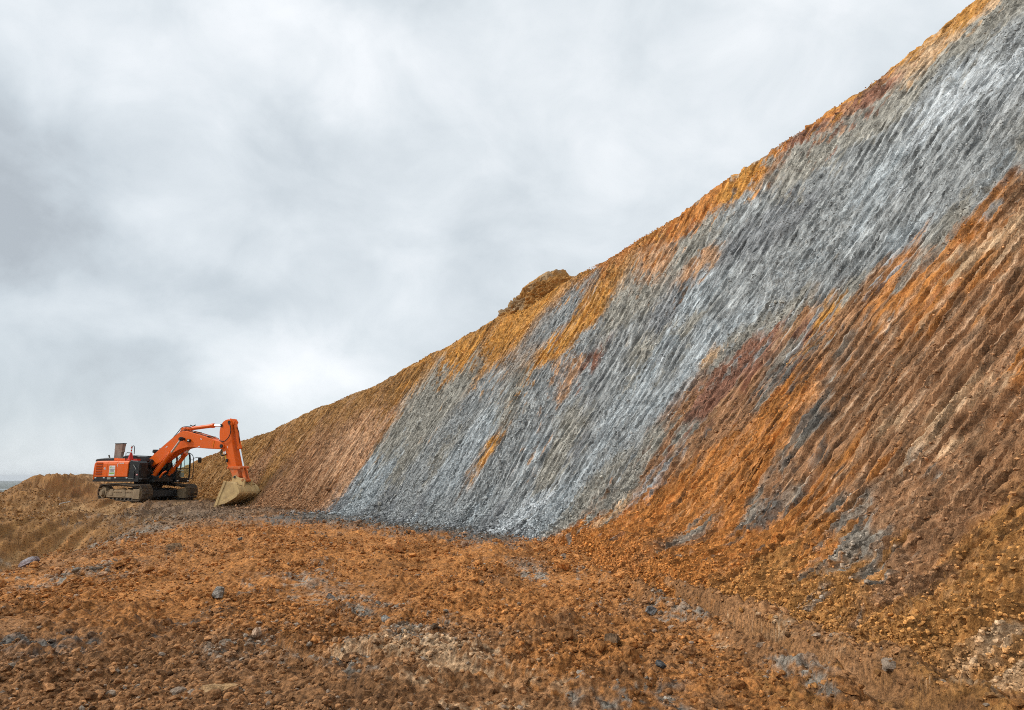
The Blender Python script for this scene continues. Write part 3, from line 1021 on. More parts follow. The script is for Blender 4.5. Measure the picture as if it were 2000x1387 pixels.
    g, *_ = ground_relief(P[:, 0][None], P[:, 1][None], np.full((1, len(s)), .02))
    P[:, 2] = np.maximum(P[:, 2] + h[0] * .6, g[0])
    size = np.clip(.018 + rs.gamma(1.0, 1, len(s)) * .022, .018, .15) * np.clip(np.linalg.norm(P, axis=1) / 22, .45, 1.3)
    c = bank_color(s, w) * rs.uniform(.5, 1.15, (len(s), 1))
    scatter('toe_rubble', P + np.array([0, 0, .01]), size, c, 'lumps of clay rolled down to the foot of the cut bank', 2, 14, 9, .8)


# ------------------------------------------------------------------ solid parts for the machine
class MB:
    """collects solids, then links them as one mesh object"""
    def __init__(self, zoff=0.0):
        self.v = []
        self.f = []
        self.s = []
        self.zo = zoff

    def add(self, vs, fs, smooth=False):
        b = len(self.v)
        self.v += [(float(p[0]), float(p[1]), float(p[2]) - self.zo) for p in vs]
        self.f += [tuple(i + b for i in f) for f in fs]
        self.s += [smooth] * len(fs)

    def box(self, x0, x1, y0, y1, z0, z1, M=None):
        vs = [Vector((x, y, z)) for x in (x0, x1) for y in (y0, y1) for z in (z0, z1)]
        if M is not None:
            vs = [M @ v for v in vs]
        self.add(vs, [(0, 1, 3, 2), (4, 6, 7, 5), (0, 4, 5, 1), (2, 3, 7, 6), (0, 2, 6, 4), (1, 5, 7, 3)])
        return self

    def prism(self, pts, y0, y1, inset=0.0):
        """outline in x,z swept from y0 to y1, edges eased by inset"""
        n = len(pts)
        cx = sum(p[0] for p in pts) / n
        cz = sum(p[1] for p in pts) / n
        rings = []
        if inset > 0:
            ins = []
            for i in range(n):
                a, b, c = Vector(pts[i - 1]), Vector(pts[i]), Vector(pts[(i + 1) % n])
                d1 = (b - a).normalized()
                d2 = (c - b).normalized()
                nn = Vector((-(d1.y + d2.y), d1.x + d2.x))
                if nn.length < 1e-6:
                    nn = Vector((-d1.y, d1.x))
                nn.normalize()
                sgn = 1 if self._area(pts) > 0 else -1
                ins.append((b.x + nn.x * inset * sgn, b.y + nn.y * inset * sgn))
            rings = [(ins, y0), (pts, y0 + inset), (pts, y1 - inset), (ins, y1)]
        else:
            rings = [(pts, y0), (pts, y1)]
        vs = []
        for pp, y in rings:
            vs += [(p[0], y, p[1]) for p in pp]
        fs = []
        for k in range(len(rings) - 1):
            for i in range(n):
                j = (i + 1) % n
                fs.append((k * n + i, k * n + j, (k + 1) * n + j, (k + 1) * n + i))
        fs.append(tuple(range(n))[::-1])
        fs.append(tuple(range((len(rings) - 1) * n, len(rings) * n)))
        self.add(vs, fs)
        return self

    @staticmethod
    def _area(p):
        return sum(p[i - 1][0] * p[i][1] - p[i][0] * p[i - 1][1] for i in range(len(p)))

    def plan(self, pts, z0, z1, inset=0.0):
        """outline in x,y raised from z0 to z1"""
        n = len(pts)
        cx = sum(p[0] for p in pts) / n
        cy = sum(p[1] for p in pts) / n
        rings = [(1, z0), (1, z1)] if inset == 0 else [(1, z0), (1, z1 - inset), (None, z1)]
        vs = []
        for k, z in rings:
            for p in pts:
                if k is None:
                    d = Vector((cx - p[0], cy - p[1])).normalized() * inset
                    vs.append((p[0] + d.x, p[1] + d.y, z))
                else:
                    vs.append((p[0], p[1], z))
        fs = []
        for k in range(len(rings) - 1):
            for i in range(n):
                j = (i + 1) % n
                fs.append((k * n + i, k * n + j, (k + 1) * n + j, (k + 1) * n + i))
        fs.append(tuple(range(n))[::-1])
        fs.append(tuple(range((len(rings) - 1) * n, len(rings) * n)))
        self.add(vs, fs)
        return self

    def tube(self, path, r, seg=10, caps=True):
        path = [Vector(p) for p in path]
        rs = r if isinstance(r, (list, tuple)) else [r] * len(path)
        vs = []
        up = Vector((0, 0, 1))
        prev = None
        for i, p in enumerate(path):
            t = (path[min(i + 1, len(path) - 1)] - path[max(i - 1, 0)])
            t.normalize()
            a = t.cross(up if abs(t.z) < .95 else Vector((1, 0, 0)))
            if prev is not None and a.dot(prev) < 0:
                a = -a
            a.normalize()
            prev = a
            b = t.cross(a)
            for k in range(seg):
                an = 2 * math.pi * k / seg
                vs.append(p + (a * math.cos(an) + b * math.sin(an)) * rs[i])
        fs = []
        for i in range(len(path) - 1):
            for k in range(seg):
                l = (k + 1) % seg
                fs.append((i * seg + k, i * seg + l, (i + 1) * seg + l, (i + 1) * seg + k))
        self.add(vs, fs, True)
        if caps:
            n = len(vs)
            self.add(vs[:seg], [tuple(range(seg))[::-1]])
            self.add(vs[-seg:], [tuple(range(seg))])
        return self

    def cyl(self, p0, p1, r0, r1=None, seg=18):
        return self.tube([p0, p1], [r0, r0 if r1 is None else r1], seg)

    def build(self, name, mat, parent=None, bevel=0.0):
        me = bpy.data.meshes.new(name)
        me.from_pydata(self.v, [], self.f)
        me.polygons.foreach_set('use_smooth', self.s)
        me.update()
        o = link(name, me, mat, parent)
        if bevel:
            b = o.modifiers.new('bevel', 'BEVEL')
            b.width = bevel
            b.segments = 2
            b.limit_method = 'ANGLE'
            b.angle_limit = R(35)
        return o


def smooth_line(pts, n=8):
    pts = [np.array(p, float) for p in pts]
    P = [2 * pts[0] - pts[1]] + pts + [2 * pts[-1] - pts[-2]]
    out = []
    for i in range(1, len(P) - 2):
        a, b, c, d = P[i - 1], P[i], P[i + 1], P[i + 2]
        for t in np.linspace(0, 1, n, endpoint=False):
            out.append(tuple(.5 * ((2 * b) + (-a + c) * t + (2 * a - 5 * b + 4 * c - d) * t * t + (-a + 3 * b - 3 * c + d) * t ** 3)))
    out.append(tuple(pts[-1]))
    return out


M_ORANGE = paint('orange_paint', (0.90, 0.135, 0.002), .42, dirt=.16, dirt_col=(.42, .20, .09), scale=2.2)
M_ORANGE2 = paint('worn_orange_paint', (0.78, 0.16, 0.03), .5, dirt=.6, dirt_col=(.50, .28, .15), scale=5)
M_BLACK = paint('black_paint', (0.014, 0.015, 0.017), .4, dirt=.25, dirt_col=(.10, .085, .06), scale=3)
M_RUBBER = paint('black_rubber', (0.012, 0.012, 0.012), .6, dirt=.15, dirt_col=(.10, .08, .06))
M_STEEL = paint('track_steel', (0.10, 0.085, 0.07), .6, .4, dirt=.9, dirt_col=(.24, .165, .095), scale=5)
M_MUD = paint('mud_coated_steel', (0.24, 0.17, 0.10), .85, dirt=.8, dirt_col=(.44, .33, .20), scale=4)
M_BUCKET = paint('clay_coated_bucket', (0.68, 0.47, 0.215), .85, dirt=.7, dirt_col=(.36, .235, .12), scale=3.2)
M_CHROME = paint('chrome_rod', (0.85, 0.86, 0.88), .12, .95)
M_STACK = paint('rusty_sheet', (0.36, 0.27, 0.22), .7, .2, dirt=.8, dirt_col=(.22, .12, .08), scale=2.5)
M_WHITE = paint('white_marking', (0.85, 0.85, 0.83), .5, dirt=.1)
M_GREEN = paint('green_marking', (0.28, 0.50, 0.10), .5)
M_GREY = paint('grey_seat_cloth', (0.36, 0.37, 0.33), .85, dirt=.4, dirt_col=(.2, .17, .12))
M_RED = paint('red_plastic', (0.72, 0.03, 0.015), .4, dirt=.1)
M_YELLOW = paint('yellow_marking', (0.80, 0.50, 0.04), .5, dirt=.1)
M_PINK = paint('red_marking', (0.70, 0.10, 0.09), .4)
M_PIPE = paint('white_scrap', (0.75, 0.74, 0.70), .6, dirt=.3)


def glass_material():
    m = bpy.data.materials.new('cab_glass')
    m.use_nodes = True
    t = m.node_tree
    t.nodes.clear()
    out = N(t, 'ShaderNodeOutputMaterial')
    gl = N(t, 'ShaderNodeBsdfGlossy')
    gl.inputs['Roughness'].default_value = .03
    tr = N(t, 'ShaderNodeBsdfTransparent')
    tr.inputs['Color'].default_value = (.93, .985, .975, 1)
    lw = N(t, 'ShaderNodeLayerWeight')
    lw.inputs['Blend'].default_value = .5
    fr = math_node(t, 'ADD', math_node(t, 'MULTIPLY', math_node(t, 'POWER', lw.outputs['Facing'], 5.0), .6), .035)
    mx = N(t, 'ShaderNodeMixShader')
    t.links.new(fr, mx.inputs[0])
    t.links.new(tr.outputs[0], mx.inputs[1])
    t.links.new(gl.outputs[0], mx.inputs[2])
    t.links.new(mx.outputs[0], out.inputs[0])
    return m


M_GLASS = glass_material()


def text_mesh(name, body, size, mat, parent, loc, rot):
    cu = bpy.data.curves.new(name, 'FONT')
    cu.body = body
    cu.size = size
    cu.extrude = 0.004
    tmp = bpy.data.objects.new(name, cu)
    scene.collection.objects.link(tmp)
    bpy.context.view_layer.update()
    me = bpy.data.meshes.new_from_object(tmp.evaluated_get(bpy.context.evaluated_depsgraph_get()))
    bpy.data.objects.remove(tmp)
    me.materials.clear()
    o = link(name, me, mat, parent)
    o.location = loc
    o.rotation_euler = rot
    return o


def build_excavator():
    ZO = PAD
    root = empty('excavator', (MACH[0], MACH[1], PAD), R(-22))
    tag(root, 'orange tracked excavator resting its clay caked bucket at the foot of the cut bank', 'excavator')
    B = lambda: MB(ZO)

    # ---------------- undercarriage, turned ten degrees to the body
    uc = empty('undercarriage', (0.0, 0, 0))
    uc.parent = root
    uc.rotation_euler = (0, 0, R(-10))
    CX = .55
    m = B()
    m.prism([(CX - 1.15, .62), (CX - .8, .98), (CX + .8, .98), (CX + 1.15, .62), (CX + .8, .52), (CX - .8, .52)], -.75, .75, .03)
    for sx in (-1, 1):
        m.prism([(CX + sx * .9 - .28, .50), (CX + sx * .9 - .2, .86), (CX + sx * .9 + .2, .86), (CX + sx * .9 + .28, .50)], -1.15, 1.15, .02)
    m.build('carbody', M_BLACK, uc, .01)
    m = B()
    m.cyl((CX - .1, 0, .95), (CX - .1, 0, 1.36), .78, .70, 40)
    m.cyl((CX - .1, 0, 1.06), (CX - .1, 0, 1.14), .83, .83, 40)
    m.build('slew_ring', M_BLACK, uc)
    rs = np.random.RandomState(3)
    for side in (-1, 1):
        yc = side * 1.35
        # closed loop of the chain
        loop = []
        zc, ra = .74, .40
        x0, x1 = CX - 1.88, CX + 1.88
        for k in range(13):
            a = -math.pi / 2 - math.pi * k / 12
            loop.append((x0 + ra * math.cos(a) * .98, zc + ra * math.sin(a)))
        for q in (-1.5, -1.0, -.4, .3, 1.0, 1.6):
            loop.append((CX + q, zc + ra + .055 * math.cos((q + .3) * 1.15) + (0.02 if q < 0 else 0)))
        for k in range(13):
            a = math.pi / 2 - math.pi * k / 12
            loop.append((x1 + ra * math.cos(a) * .98, zc + ra * math.sin(a)))
        for q in (1.5, .5, -.5, -1.5):
            loop.append((CX + q, zc - ra))
        loop.append(loop[0])
        L = np.array(loop)
        seg = np.linalg.norm(np.diff(L, axis=0), axis=1)
        cum = np.r_[0, np.cumsum(seg)]
        ns = int(cum[-1] / .205)
        m = B()
        for k in range(ns):
            d = (k + .5) * cum[-1] / ns
            p = np.array([np.interp(d, cum, L[:, 0]), np.interp(d, cum, L[:, 1])])
            p2 = np.array([np.interp((d + .05) % cum[-1], cum, L[:, 0]), np.interp((d + .05) % cum[-1], cum, L[:, 1])])
            t = (p2 - p) / np.linalg.norm(p2 - p)
            nn = np.array([t[1], -t[0]])          # outward is flipped below
            cen = np.array([CX, zc])
            if nn @ (p - cen) < 0:
                nn = -nn
            T_ = Matrix(((t[0], 0, nn[0], p[0]), (0, 1, 0, yc), (t[1], 0, nn[1], p[1]), (0, 0, 0, 1)))
            m.box(-.094, .094, -.30, .30, .0, .028, T_)
            for q in (-.082, -.01, .062):
                m.box(q, q + .018, -.298, .298, .026, .062, T_)
            m.box(-.10, .10, -.11, -.05, -.10, 0.002, T_)
            m.box(-.10, .10, .05, .11, -.10, 0.002, T_)
        tr = m.build('crawler_track', M_STEEL, uc)
        yo = yc + side * .235
        yi = yc - side * .235
        ya, yb = min(yo, yi), max(yo, yi)
        m = B()
        m.prism([(CX - 1.45, .46), (CX - 1.45, .80), (CX - .9, .86), (CX + 1.2, .86), (CX + 1.55, .80), (CX + 1.55, .46)], ya, yb, .02)
        m.box(CX + 1.35, CX + 1.98, ya - .03, yb + .03, .40, .95)
        m.box(CX - 1.1, CX - .75, ya - .02, yb + .02, .58, .92)
        m.box(CX + .2, CX + .55, ya - .02, yb + .02, .55, .88)
        m.build('track_frame', M_MUD, tr, .012)
        m = B()
        m.cyl((x0, yc - .21, zc), (x0, yc + .21, zc), .33, .33, 26)
        m.cyl((x0, yo, zc - .04), (x0, yo + side * .10, zc - .04), .20, .16, 26)
        m.build('sprocket', M_MUD, tr)
        m = B()
        m.cyl((x1, yc - .12, zc), (x1, yc + .12, zc), .36, .36, 28)
        m.build('idler_wheel', M_MUD, tr)
        for q in (-1.15, -.75, -.35, .05, .45, .85, 1.2):
            m = B()
            m.cyl((CX + q, yc - .2, .45), (CX + q, yc + .2, .45), .105, .105, 16)
            m.build('track_roller', M_STEEL, tr)
        # mud packed on the frame under the chain
        n, k = 34, 9
        vs, fs = [], []
        for i in range(n):
            x = CX - 1.5 + 3.1 * i / (n - 1)
            for j in range(k):
                y = ya - .02 + (yb - ya + .04) * j / (k - 1)
                ed = 1 - abs(j / (k - 1) * 2 - 1) ** 3
                z = .78 + .22 * ed * (.7 + .5 * float(pn(np.array([x * 2.1]), np.array([y * 3 + side]), 5)[0])) * math.sin(math.pi * i / (n - 1)) ** .5
                z += .05 * float(pn(np.array([x * 7.]), np.array([y * 9.]), 6)[0])
                vs.append((x, y, z))
        for i in range(n - 1):
            for j in range(k - 1):
                fs.append((i * k + j, (i + 1) * k + j, (i + 1) * k + j + 1, i * k + j + 1))
        m = B()
        m.add(vs, fs, True)
        m.build('packed_mud', M_SOILP, tr)
    for dx in (.55, -.4):
        m = B()
        m.tube([(CX + 1.0 + dx * .1, 1.0, 1.02), (CX + 1.35, .85, 1.16), (CX + 1.62, 1.1, .98)], .02, 8)
    m.build('step_bar', M_STEEL, uc)

    # ---------------- upper body
    house = B()
    house.plan([(-2.35, -1.46), (-2.75, -1.1), (-3.0, -.5), (-3.05, 0), (-3.0, .5), (-2.75, 1.1), (-2.35, 1.46), (.37, 1.46), (.37, .40), (1.9, .40), (1.9, -.86), (1.34, -.90), (1.34, -1.46)], 1.34, 1.46)
    house.box(-2.3, .48, -1.47, -1.40, 1.46, 1.62)
    house.box(-2.2, .36, -1.38, 1.40, 1.455, 2.40)
    house.box(.45, .60, -.86, .38, 1.455, 2.40)
    hs = house.build('house_frame', M_BLACK, root, .012)

    # counterweight
    outl = []
    for k in range(15):
        a = -1 + 2 * k / 14
        outl.append((-2.28 - .82 * (1 - abs(a) ** 2.6), a * 1.49))
    cwo = [(-2.22, -1.49)] + outl + [(-2.22, 1.49)]
    m = B()
    rings = [(0.10, 1.40), (0.0, 1.48), (-.015, 1.9), (.0, 2.36), (.05, 2.48), (.13, 2.53)]
    vs, fs = [], []
    nn_ = len(cwo)
    for ins, z in rings:
        for (x, y) in cwo:
            k = 1 - ins / 3.0
            vs.append((x + (ins if x < -2.25 else 0), y * (1 - ins / 1.6), z))
    for r_ in range(len(rings) - 1):
        for i in range(nn_):
            j = (i + 1) % nn_
            fs.append((r_ * nn_ + i, r_ * nn_ + j, (r_ + 1) * nn_ + j, (r_ + 1) * nn_ + i))
    m.add(vs, fs, True)
    m.add(vs[-nn_:], [tuple(range(nn_))])
    m.add(vs[:nn_], [tuple(range(nn_))[::-1]])
    cw = m.build('counterweight', M_ORANGE, root)

    # side doors of the engine bay
    def side_door(x0, x1, sgn, name='side_door'):
        m = B()
        y = sgn * 1.49
        prof = [(y, 1.625), (y, 2.34), (y - sgn * .03, 2.45), (y - sgn * .10, 2.52), (y - sgn * .5, 2.545), (y - sgn * .5, 2.50), (y - sgn * .07, 2.40), (y - sgn * .07, 1.625)]
        vs = [(x, p[0], p[1]) for x in (x0, x1) for p in prof]
        n = len(prof)
        fs = [(i, (i + 1) % n, n + (i + 1) % n, n + i) for i in range(n)] + [tuple(range(n))[::-1], tuple(range(n, 2 * n))]
        m.add(vs, fs)
        return m.build(name, M_ORANGE, root, .008)
    dA = side_door(-2.215, -1.20, -1)
    dB = side_door(-1.185, -.44, -1)
    dC = side_door(-.425, .46, -1)
    side_door(-2.215, .46, 1)
    # louvres
    m = B()
    m.box(-2.12, -1.60, -1.494, -1.485, 1.70, 2.44)  # flat plate in darkened orange, painted as the shade between the louvres
    m.build('louvre_shade_plate', paint('louvre_shade', (.30, .05, .012), .6), dA)
    m = B()
    for k in range(5):
        z = 1.71 + k * .145
        M_ = Matrix.Translation((-1.86, -1.495, z + .07)) @ Matrix.Rotation(R(28), 4, 'X')
        m.box(-.25, .25, -.012, .012, -.062, .055, M_)
    m.build('louvre', M_ORANGE, dA)
    # sticker
    m = B()
    m.box(-1.02, -.55, -1.498, -1.491, 1.68, 2.25)
    st = m.build('notice_sticker', M_WHITE, dB)
    m = B()
    m.box(-1.0, -.57, -1.501, -1.4985, 1.77, 1.86)
    m.build('green_stripe', M_GREEN, st)
    m = B()
    m.box(-.95, -.85, -1.501, -1.4985, 2.12, 2.20)
    m.build('green_square', M_GREEN, st)
    for q in ((-.99, -.58, 2.03, 2.07), (-.97, -.60, 1.92, 1.975), (-.82, -.60, 2.15, 2.165)):
        m = B()
        m.box(q[0], q[1], -1.501, -1.4985, q[2], q[3])
        m.build('printed_line', M_BLACK, st)
    text_mesh('number_mark', '41', .20, M_WHITE, dA, (-1.48, -1.497, 2.02 - ZO), (R(90), 0, 0))
    for a, b, c_, d_ in ((-.30, -.24, 2.36, 2.41), (-.18, -.12, 2.36, 2.41), (-.08, .02, 2.36, 2.41), (.06, .12, 2.36, 2.41), (-.40, -.375, 2.18, 2.36)):
        m = B()
        m.box(a, b, -1.497, -1.4905, c_, d_)
        m.build('white_mark', M_WHITE, dC)
    for x in (-2.12, -1.42, -.50, .42):
        m = B()
        m.box(x - .07, x + .07, -1.478, -1.471, 1.535, 1.585)
        m.build('reflector', M_WHITE, hs)
    m = B()
    m.box(-1.15, -.86, -1.480, -1.472, 1.47, 1.60)
    m.build('maker_plate', M_GREY, hs)

    # black compartment ahead of the doors: tank, tool box, steps
    m = B()
    m.prism([(.48, 1.46), (.48, 2.47), (.60, 2.53), (1.16, 2.50), (1.30, 2.38), (1.32, 1.46)], -1.44, -.88, .02)
    bx = m.build('tank_compartment', M_BLACK, root, .012)
    m = B()
    m.box(.56, .98, -1.475, -1.442, 1.52, 1.94)
    m.build('locker_door', M_BLACK, bx, .008)
    m = B()
    m.box(1.325, 1.35, -1.36, -.96, 1.62, 2.28)
    m.build('locker_door', M_BLACK, bx, .008)
    m = B()
    m.box(1.34, 1.62, -1.44, -1.0, 1.46, 1.54)
    m.build('step_box', M_BLACK, bx, .008)
    m = B()
    m.tube([(.86, -1.465, 2.28), (1.06, -1.50, 2.12), (1.14, -1.50, 2.02)], .016, 6)
    m.build('handle', M_GREY, bx)
    m = B()
    m.box(.56, .98, -1.484, -1.476, 1.505, 1.522)
    m.build('sill_strip', M_GREY, bx)
    m = B()
    m.box(1.10, 1.24, -1.450, -1.441, 1.70, 1.77)
    rf = m.build('reflector', M_PINK, bx)
    m = B()
    m.box(1.15, 1.21, -1.4555, -1.4505, 1.71, 1.76)
    m.build('reflector', M_WHITE, rf)
    m = B()
    m.tube([(1.36, -1.40, 1.5), (1.36, -1.40, 2.1), (1.30, -1.40, 2.3)], .016, 6)
    m.build('grab_rail', M_BLACK, bx)
    # hoses and valve block behind the boom cylinders
    m = B()
    m.box(.62, 1.05, -.80, -.46, 1.46, 2.05)
    m.build('valve_block', M_BLACK, root, .02)
    m = B()
    for q in range(5):
        y = -.80 + q * .08
        m.tube(smooth_line([(.9, y, 2.0), (1.1, y, 2.3), (1.0, y * .6, 2.55), (.8, y * .4, 2.62)], 5), .022, 6)
    m.build('hose', M_RUBBER, root)

    # bonnet and things on the roof
    m = B()
    m.prism([(-2.95, 2.52), (-2.86, 2.66), (-2.1, 2.72), (-.65, 2.72), (-.55, 2.52)], -1.0, 1.15, .03)
    m.prism([(-.9, 2.52), (-.75, 2.80), (-.35, 2.86), (.30, 2.84), (.7, 2.76), (.85, 2.50)], -.95, -.36, .03)
    m.prism([(-.9, 2.52), (-.75, 2.80), (-.35, 2.86), (.2, 2.84), (.30, 2.50)], -.36, .9, .03)
    m.build('bonnet', M_BLACK, root, .015)
    m = B()
    m.box(-.85, -.15, -1.2, -1.0, 2.54, 2.66)
    m.build('roof_plate', M_ORANGE, root, .01)
    m = B()
    m.box(-1.2, -.9, -1.12, -.96, 2.55, 2.70)
    m.build('roof_plate', M_ORANGE, root, .01)
    m = B()
    m.box(.35, .75, -1.2, -.95, 2.50, 2.63)
    m.build('step_plate', M_RED, root, .008)
    m = B()
    m.tube([(-2.6, -.3, 2.62), (-2.72, -.3, 2.86), (-2.75, -.3, 2.9)], .04, 10)
    m.build('drain_pipe', M_STEEL, root)
    # tall sheet-metal stack
    m = B()
    b0, b1 = (-1.80, -1.28), (-1.84, -1.20)
    vs = []
    for (xa, xb), ya_, yb_, z in ((b0, -.68, -.50, 2.62), (b1, -.70, -.48, 3.56)):
        sh = .0 if z < 3 else .06
        vs += [(xa + sh, ya_, z), (xb + sh, ya_, z), (xb + sh, yb_, z), (xa + sh, yb_, z)]
    for (x, y, z) in list(vs[4:]):
        vs.append((-1.46 + (x + 1.46) * .93, -.59 + (y + .59) * .93, z))
    for (x, y, z) in list(vs[4:8]):
        vs.append((-1.46 + (x + 1.46) * .9, -.59 + (y + .59) * .9, z - .5))
    fs = [(0, 1, 5, 4), (1, 2, 6, 5), (2, 3, 7, 6), (3, 0, 4, 7)]
    for i in range(4):
        j = (i + 1) % 4
        fs.append((4 + i, 4 + j, 8 + j, 8 + i))
        fs.append((8 + i, 8 + j, 12 + j, 12 + i))
    fs.append((12, 13, 14, 15))
    m.add(vs, fs)
    sk = m.build('exhaust_stack', M_STACK, root)
    m = B()
    for a, b in (((-1.79, -.705, 3.56), (-1.13, -.705, 3.56)), ((-1.13, -.705, 3.56), (-1.13, -.475, 3.56)), ((-1.13, -.475, 3.56), (-1.79, -.475, 3.56)), ((-1.79, -.475, 3.56), (-1.79, -.705, 3.56))):
        m.cyl(a, b, .022, None, 8)
    m.build('stack_rim', M_BLACK, sk)
    m = B()
    m.box(-1.90, -1.77, -.62, -.56, 3.20, 3.23)
    m.build('bracket', M_BLACK, sk)
    # handrail, pre-cleaner, whip
    m = B()
    m.tube(smooth_line([(.02, -1.0, 2.5), (.02, -1.0, 3.2), (.08, -1.0, 3.37), (.17, -1.0, 3.37), (.22, -1.0, 3.2), (.24, -1.0, 2.9)], 5), .021, 8)
    m.tube([(-.04, -1.0, 2.98), (.03, -1.0, 2.98), (.03, -1.3, 2.98)], .022, 8)
    m.tube([(-.04, -1.3, 2.5), (-.04, -1.3, 2.98)], .018, 8)
    m.build('handrail', M_BLACK, root)
    m = B()
    m.cyl((.12, .55, 2.55), (.12, .55, 3.03), .10, .10)
    m.build('air_intake', M_ORANGE, root)
    m = B()
    m.cyl((.12, .55, 3.03), (.12, .55, 3.08), .17, .20)
    m.cyl((.12, .55, 3.08), (.12, .55, 3.22), .20, .18)
    m.build('pre_cleaner', M_BLACK, root)
    m = B()
    m.cyl((.45, -1.3, 1.7), (.35, -1.3, 3.36), .012, .010, 8)
    wp = m.build('warning_whip', M_BLACK, root)
    for k, z in enumerate((2.98, 3.06, 3.14, 3.22, 3.30)):
        m = B()
        xx = .45 - .1 * (z - 1.7) / 1.66
        m.cyl((xx, -1.3, z), (xx - .004, -1.3, z + .079), .034, .034, 12)
        m.build('whip_band', M_RED if k % 2 else M_WHITE, wp)

    # ---------------- cab
    cab = B()
    y0, y1 = .45, 1.45
    xr, xf = .40, 2.03
    cab.prism([(xr, 1.28), (xr, 1.56), (xf, 1.56), (xf, 1.42), (xf - .06, 1.28)], y0, y1, .02)        # sill
    cab.prism([(xr, 2.93), (xr, 3.02), (xr + .12, 3.09), (xf - .45, 3.11), (xf - .2, 3.05), (xf - .10, 2.93)], y0, y1, .02)  # roof
    for y in (y0, y1 - .06):
        cab.box(xr, xr + .10, y, y + .06, 1.56, 2.94)
        cab.box(xr + .82, xr + .90, y + .005, y + .055, 1.56, 2.94)
        cab.prism([(xf - .19, 2.94), (xf - .10, 2.94), (xf - .03, 2.62), (xf, 2.10), (xf, 1.56), (xf - .08, 1.56), (xf - .08, 2.10), (xf - .11, 2.58)], y, y + .065)
    cab.box(xr, xr + .06, y0 + .06, y1 - .06, 1.56, 2.12)
    cab.box(xr + .10, xr + .82, y0 + .005, y0 + .03, 1.56, 2.15)
    cab.box(xr + .90, xf - .08, y0 + .005, y0 + .03, 1.56, 1.80)
    cab.box(xr + .10, xr + .82, y1 - .03, y1 - .005, 1.56, 2.05)
    cb = cab.build('cab', M_BLACK, root, .01)
    side_pane = [(xr + .90, 1.80), (xr + .90, 2.925), (xf - .19, 2.925), (xf - .11, 2.58), (xf - .08, 2.10), (xf - .08, 1.80)]
    for ya_ in (y0 + .022, y1 - .030):
        m = B()
        m.prism(side_pane, ya_, ya_ + .006)
        m.build('window', M_GLASS, cb)
        m = B()
        m.box(xr + .10, xr + .82, ya_, ya_ + .006, 2.15 if ya_ < 1 else 2.05, 2.93)
        m.build('window', M_GLASS, cb)
    m = B()
    m.box(xr + .03, xr + .036, y0 + .06, y1 - .06, 2.12, 2.93)
    m.build('rear_window', M_GLASS, cb)
    m = B()
    m.prism([(xf - .15, 2.93), (xf - .144, 2.93), (xf - .074, 2.60), (xf - .034, 2.10), (xf - .034, 1.57), (xf - .04, 1.57), (xf - .04, 2.10), (xf - .08, 2.60)], y0 + .065, y1 - .065)
    ws_ = m.build('windscreen', M_GLASS, cb)
    m = B()
    m.box(xf - .035, xf - .005, y0 + .06, y1 - .06, 2.09, 2.125)
    m.build('window_bar', M_BLACK, ws_)
    m = B()
    m.tube([(xf - .02, 1.02, 2.12), (xf - .045, 1.0, 2.6), (xf - .08, .99, 2.86)], .013, 6)
    m.build('wiper', M_BLACK, ws_)
    # seat, console and levers seen through the panes
    m = B()
    m.box(.95, 1.42, .70, 1.20, 1.82, 1.94)
    m.prism([(.88, 1.92), (.78, 2.42), (.88, 2.46), (1.02, 1.95)], .74, 1.16, .03)
    m.build('seat', M_RUBBER, cb, .03)
    m = B()
    m.prism([(1.62, 1.60), (1.66, 1.86), (1.78, 1.86), (1.80, 1.60)], 1.0, 1.24, .02)
    m.build('pedal_plate', M_GREY, cb, .01)
    m = B()
    m.box(1.50, 1.78, .96, 1.20, 1.95, 2.02)
    m.build('console', M_WHITE, cb, .01)
    m = B()
    m.box(.55, 1.5, .6, 1.3, 1.57, 1.82)
    m.build('seat_base', M_BLACK, cb, .01)
    for y in (.52, 1.28):
        m = B()
        m.box(xf - .001, xf + .004, y - .0, y + .13, 1.36, 1.41)
        m.build('reflector', M_WHITE, cb)
    m = B()
    m.tube(smooth_line([(xf - .05, y1 + .02, 1.48), (xf + .02, y1 + .16, 1.62), (xf + .02, y1 + .18, 2.3), (xf - .05, y1 + .14, 2.85), (xf - .2, y1 - .02, 3.04)], 6), .020, 8)
    m.tube([(xf - .08, y1, 2.62), (xf + .01, y1 + .17, 2.62)], .016, 8)
    m.build('guard_rail', M_BLACK, cb)
    m = B()
    m.tube([(xf + .0, y1 + .17, 2.72), (xf + .1, y1 + .34, 2.78), (xf + .12, y1 + .46, 2.74)], .017, 8)
    mr = m.build('mirror_arm', M_BLACK, cb)
    m = B()
    m.prism([(xf + .08, 2.78), (xf + .15, 2.78), (xf + .18, 2.60), (xf + .16, 2.45), (xf + .10, 2.45), (xf + .07, 2.60)], y1 + .40, y1 + .62, .02)
    m.build('mirror', M_BLACK, mr, .01)
    for y in (.58, 1.22):
        m = B()
        m.prism([(xf - .40, 3.10), (xf - .40, 3.22), (xf - .27, 3.24), (xf - .23, 3.14)], y, y + .16, .01)
        m.build('work_light', M_BLACK, cb, .01)
    m = B()
    m.box(xf - .62, xf - .18, .78, 1.18, 3.105, 3.145)
    m.build('roof_visor', M_WHITE, cb, .01)

    # ---------------- boom
    top = smooth_line([(.42, 2.50), (1.17, 3.05), (2.16, 3.71), (2.72, 4.06), (3.05, 4.20), (3.32, 4.20), (4.38, 3.96), (5.95, 3.54)], 5)
    bot = smooth_line([(6.16, 3.14), (5.19, 3.165), (4.2, 3.25), (3.6, 3.27), (3.05, 3.17), (2.6, 3.01), (2.2, 2.79), (1.5, 2.42), (.72, 2.16)], 5)
    outline = top + [(6.12, 3.46), (6.24, 3.36), (6.26, 3.24)] + bot + [(.50, 2.18), (.38, 2.32)]
    m = B()
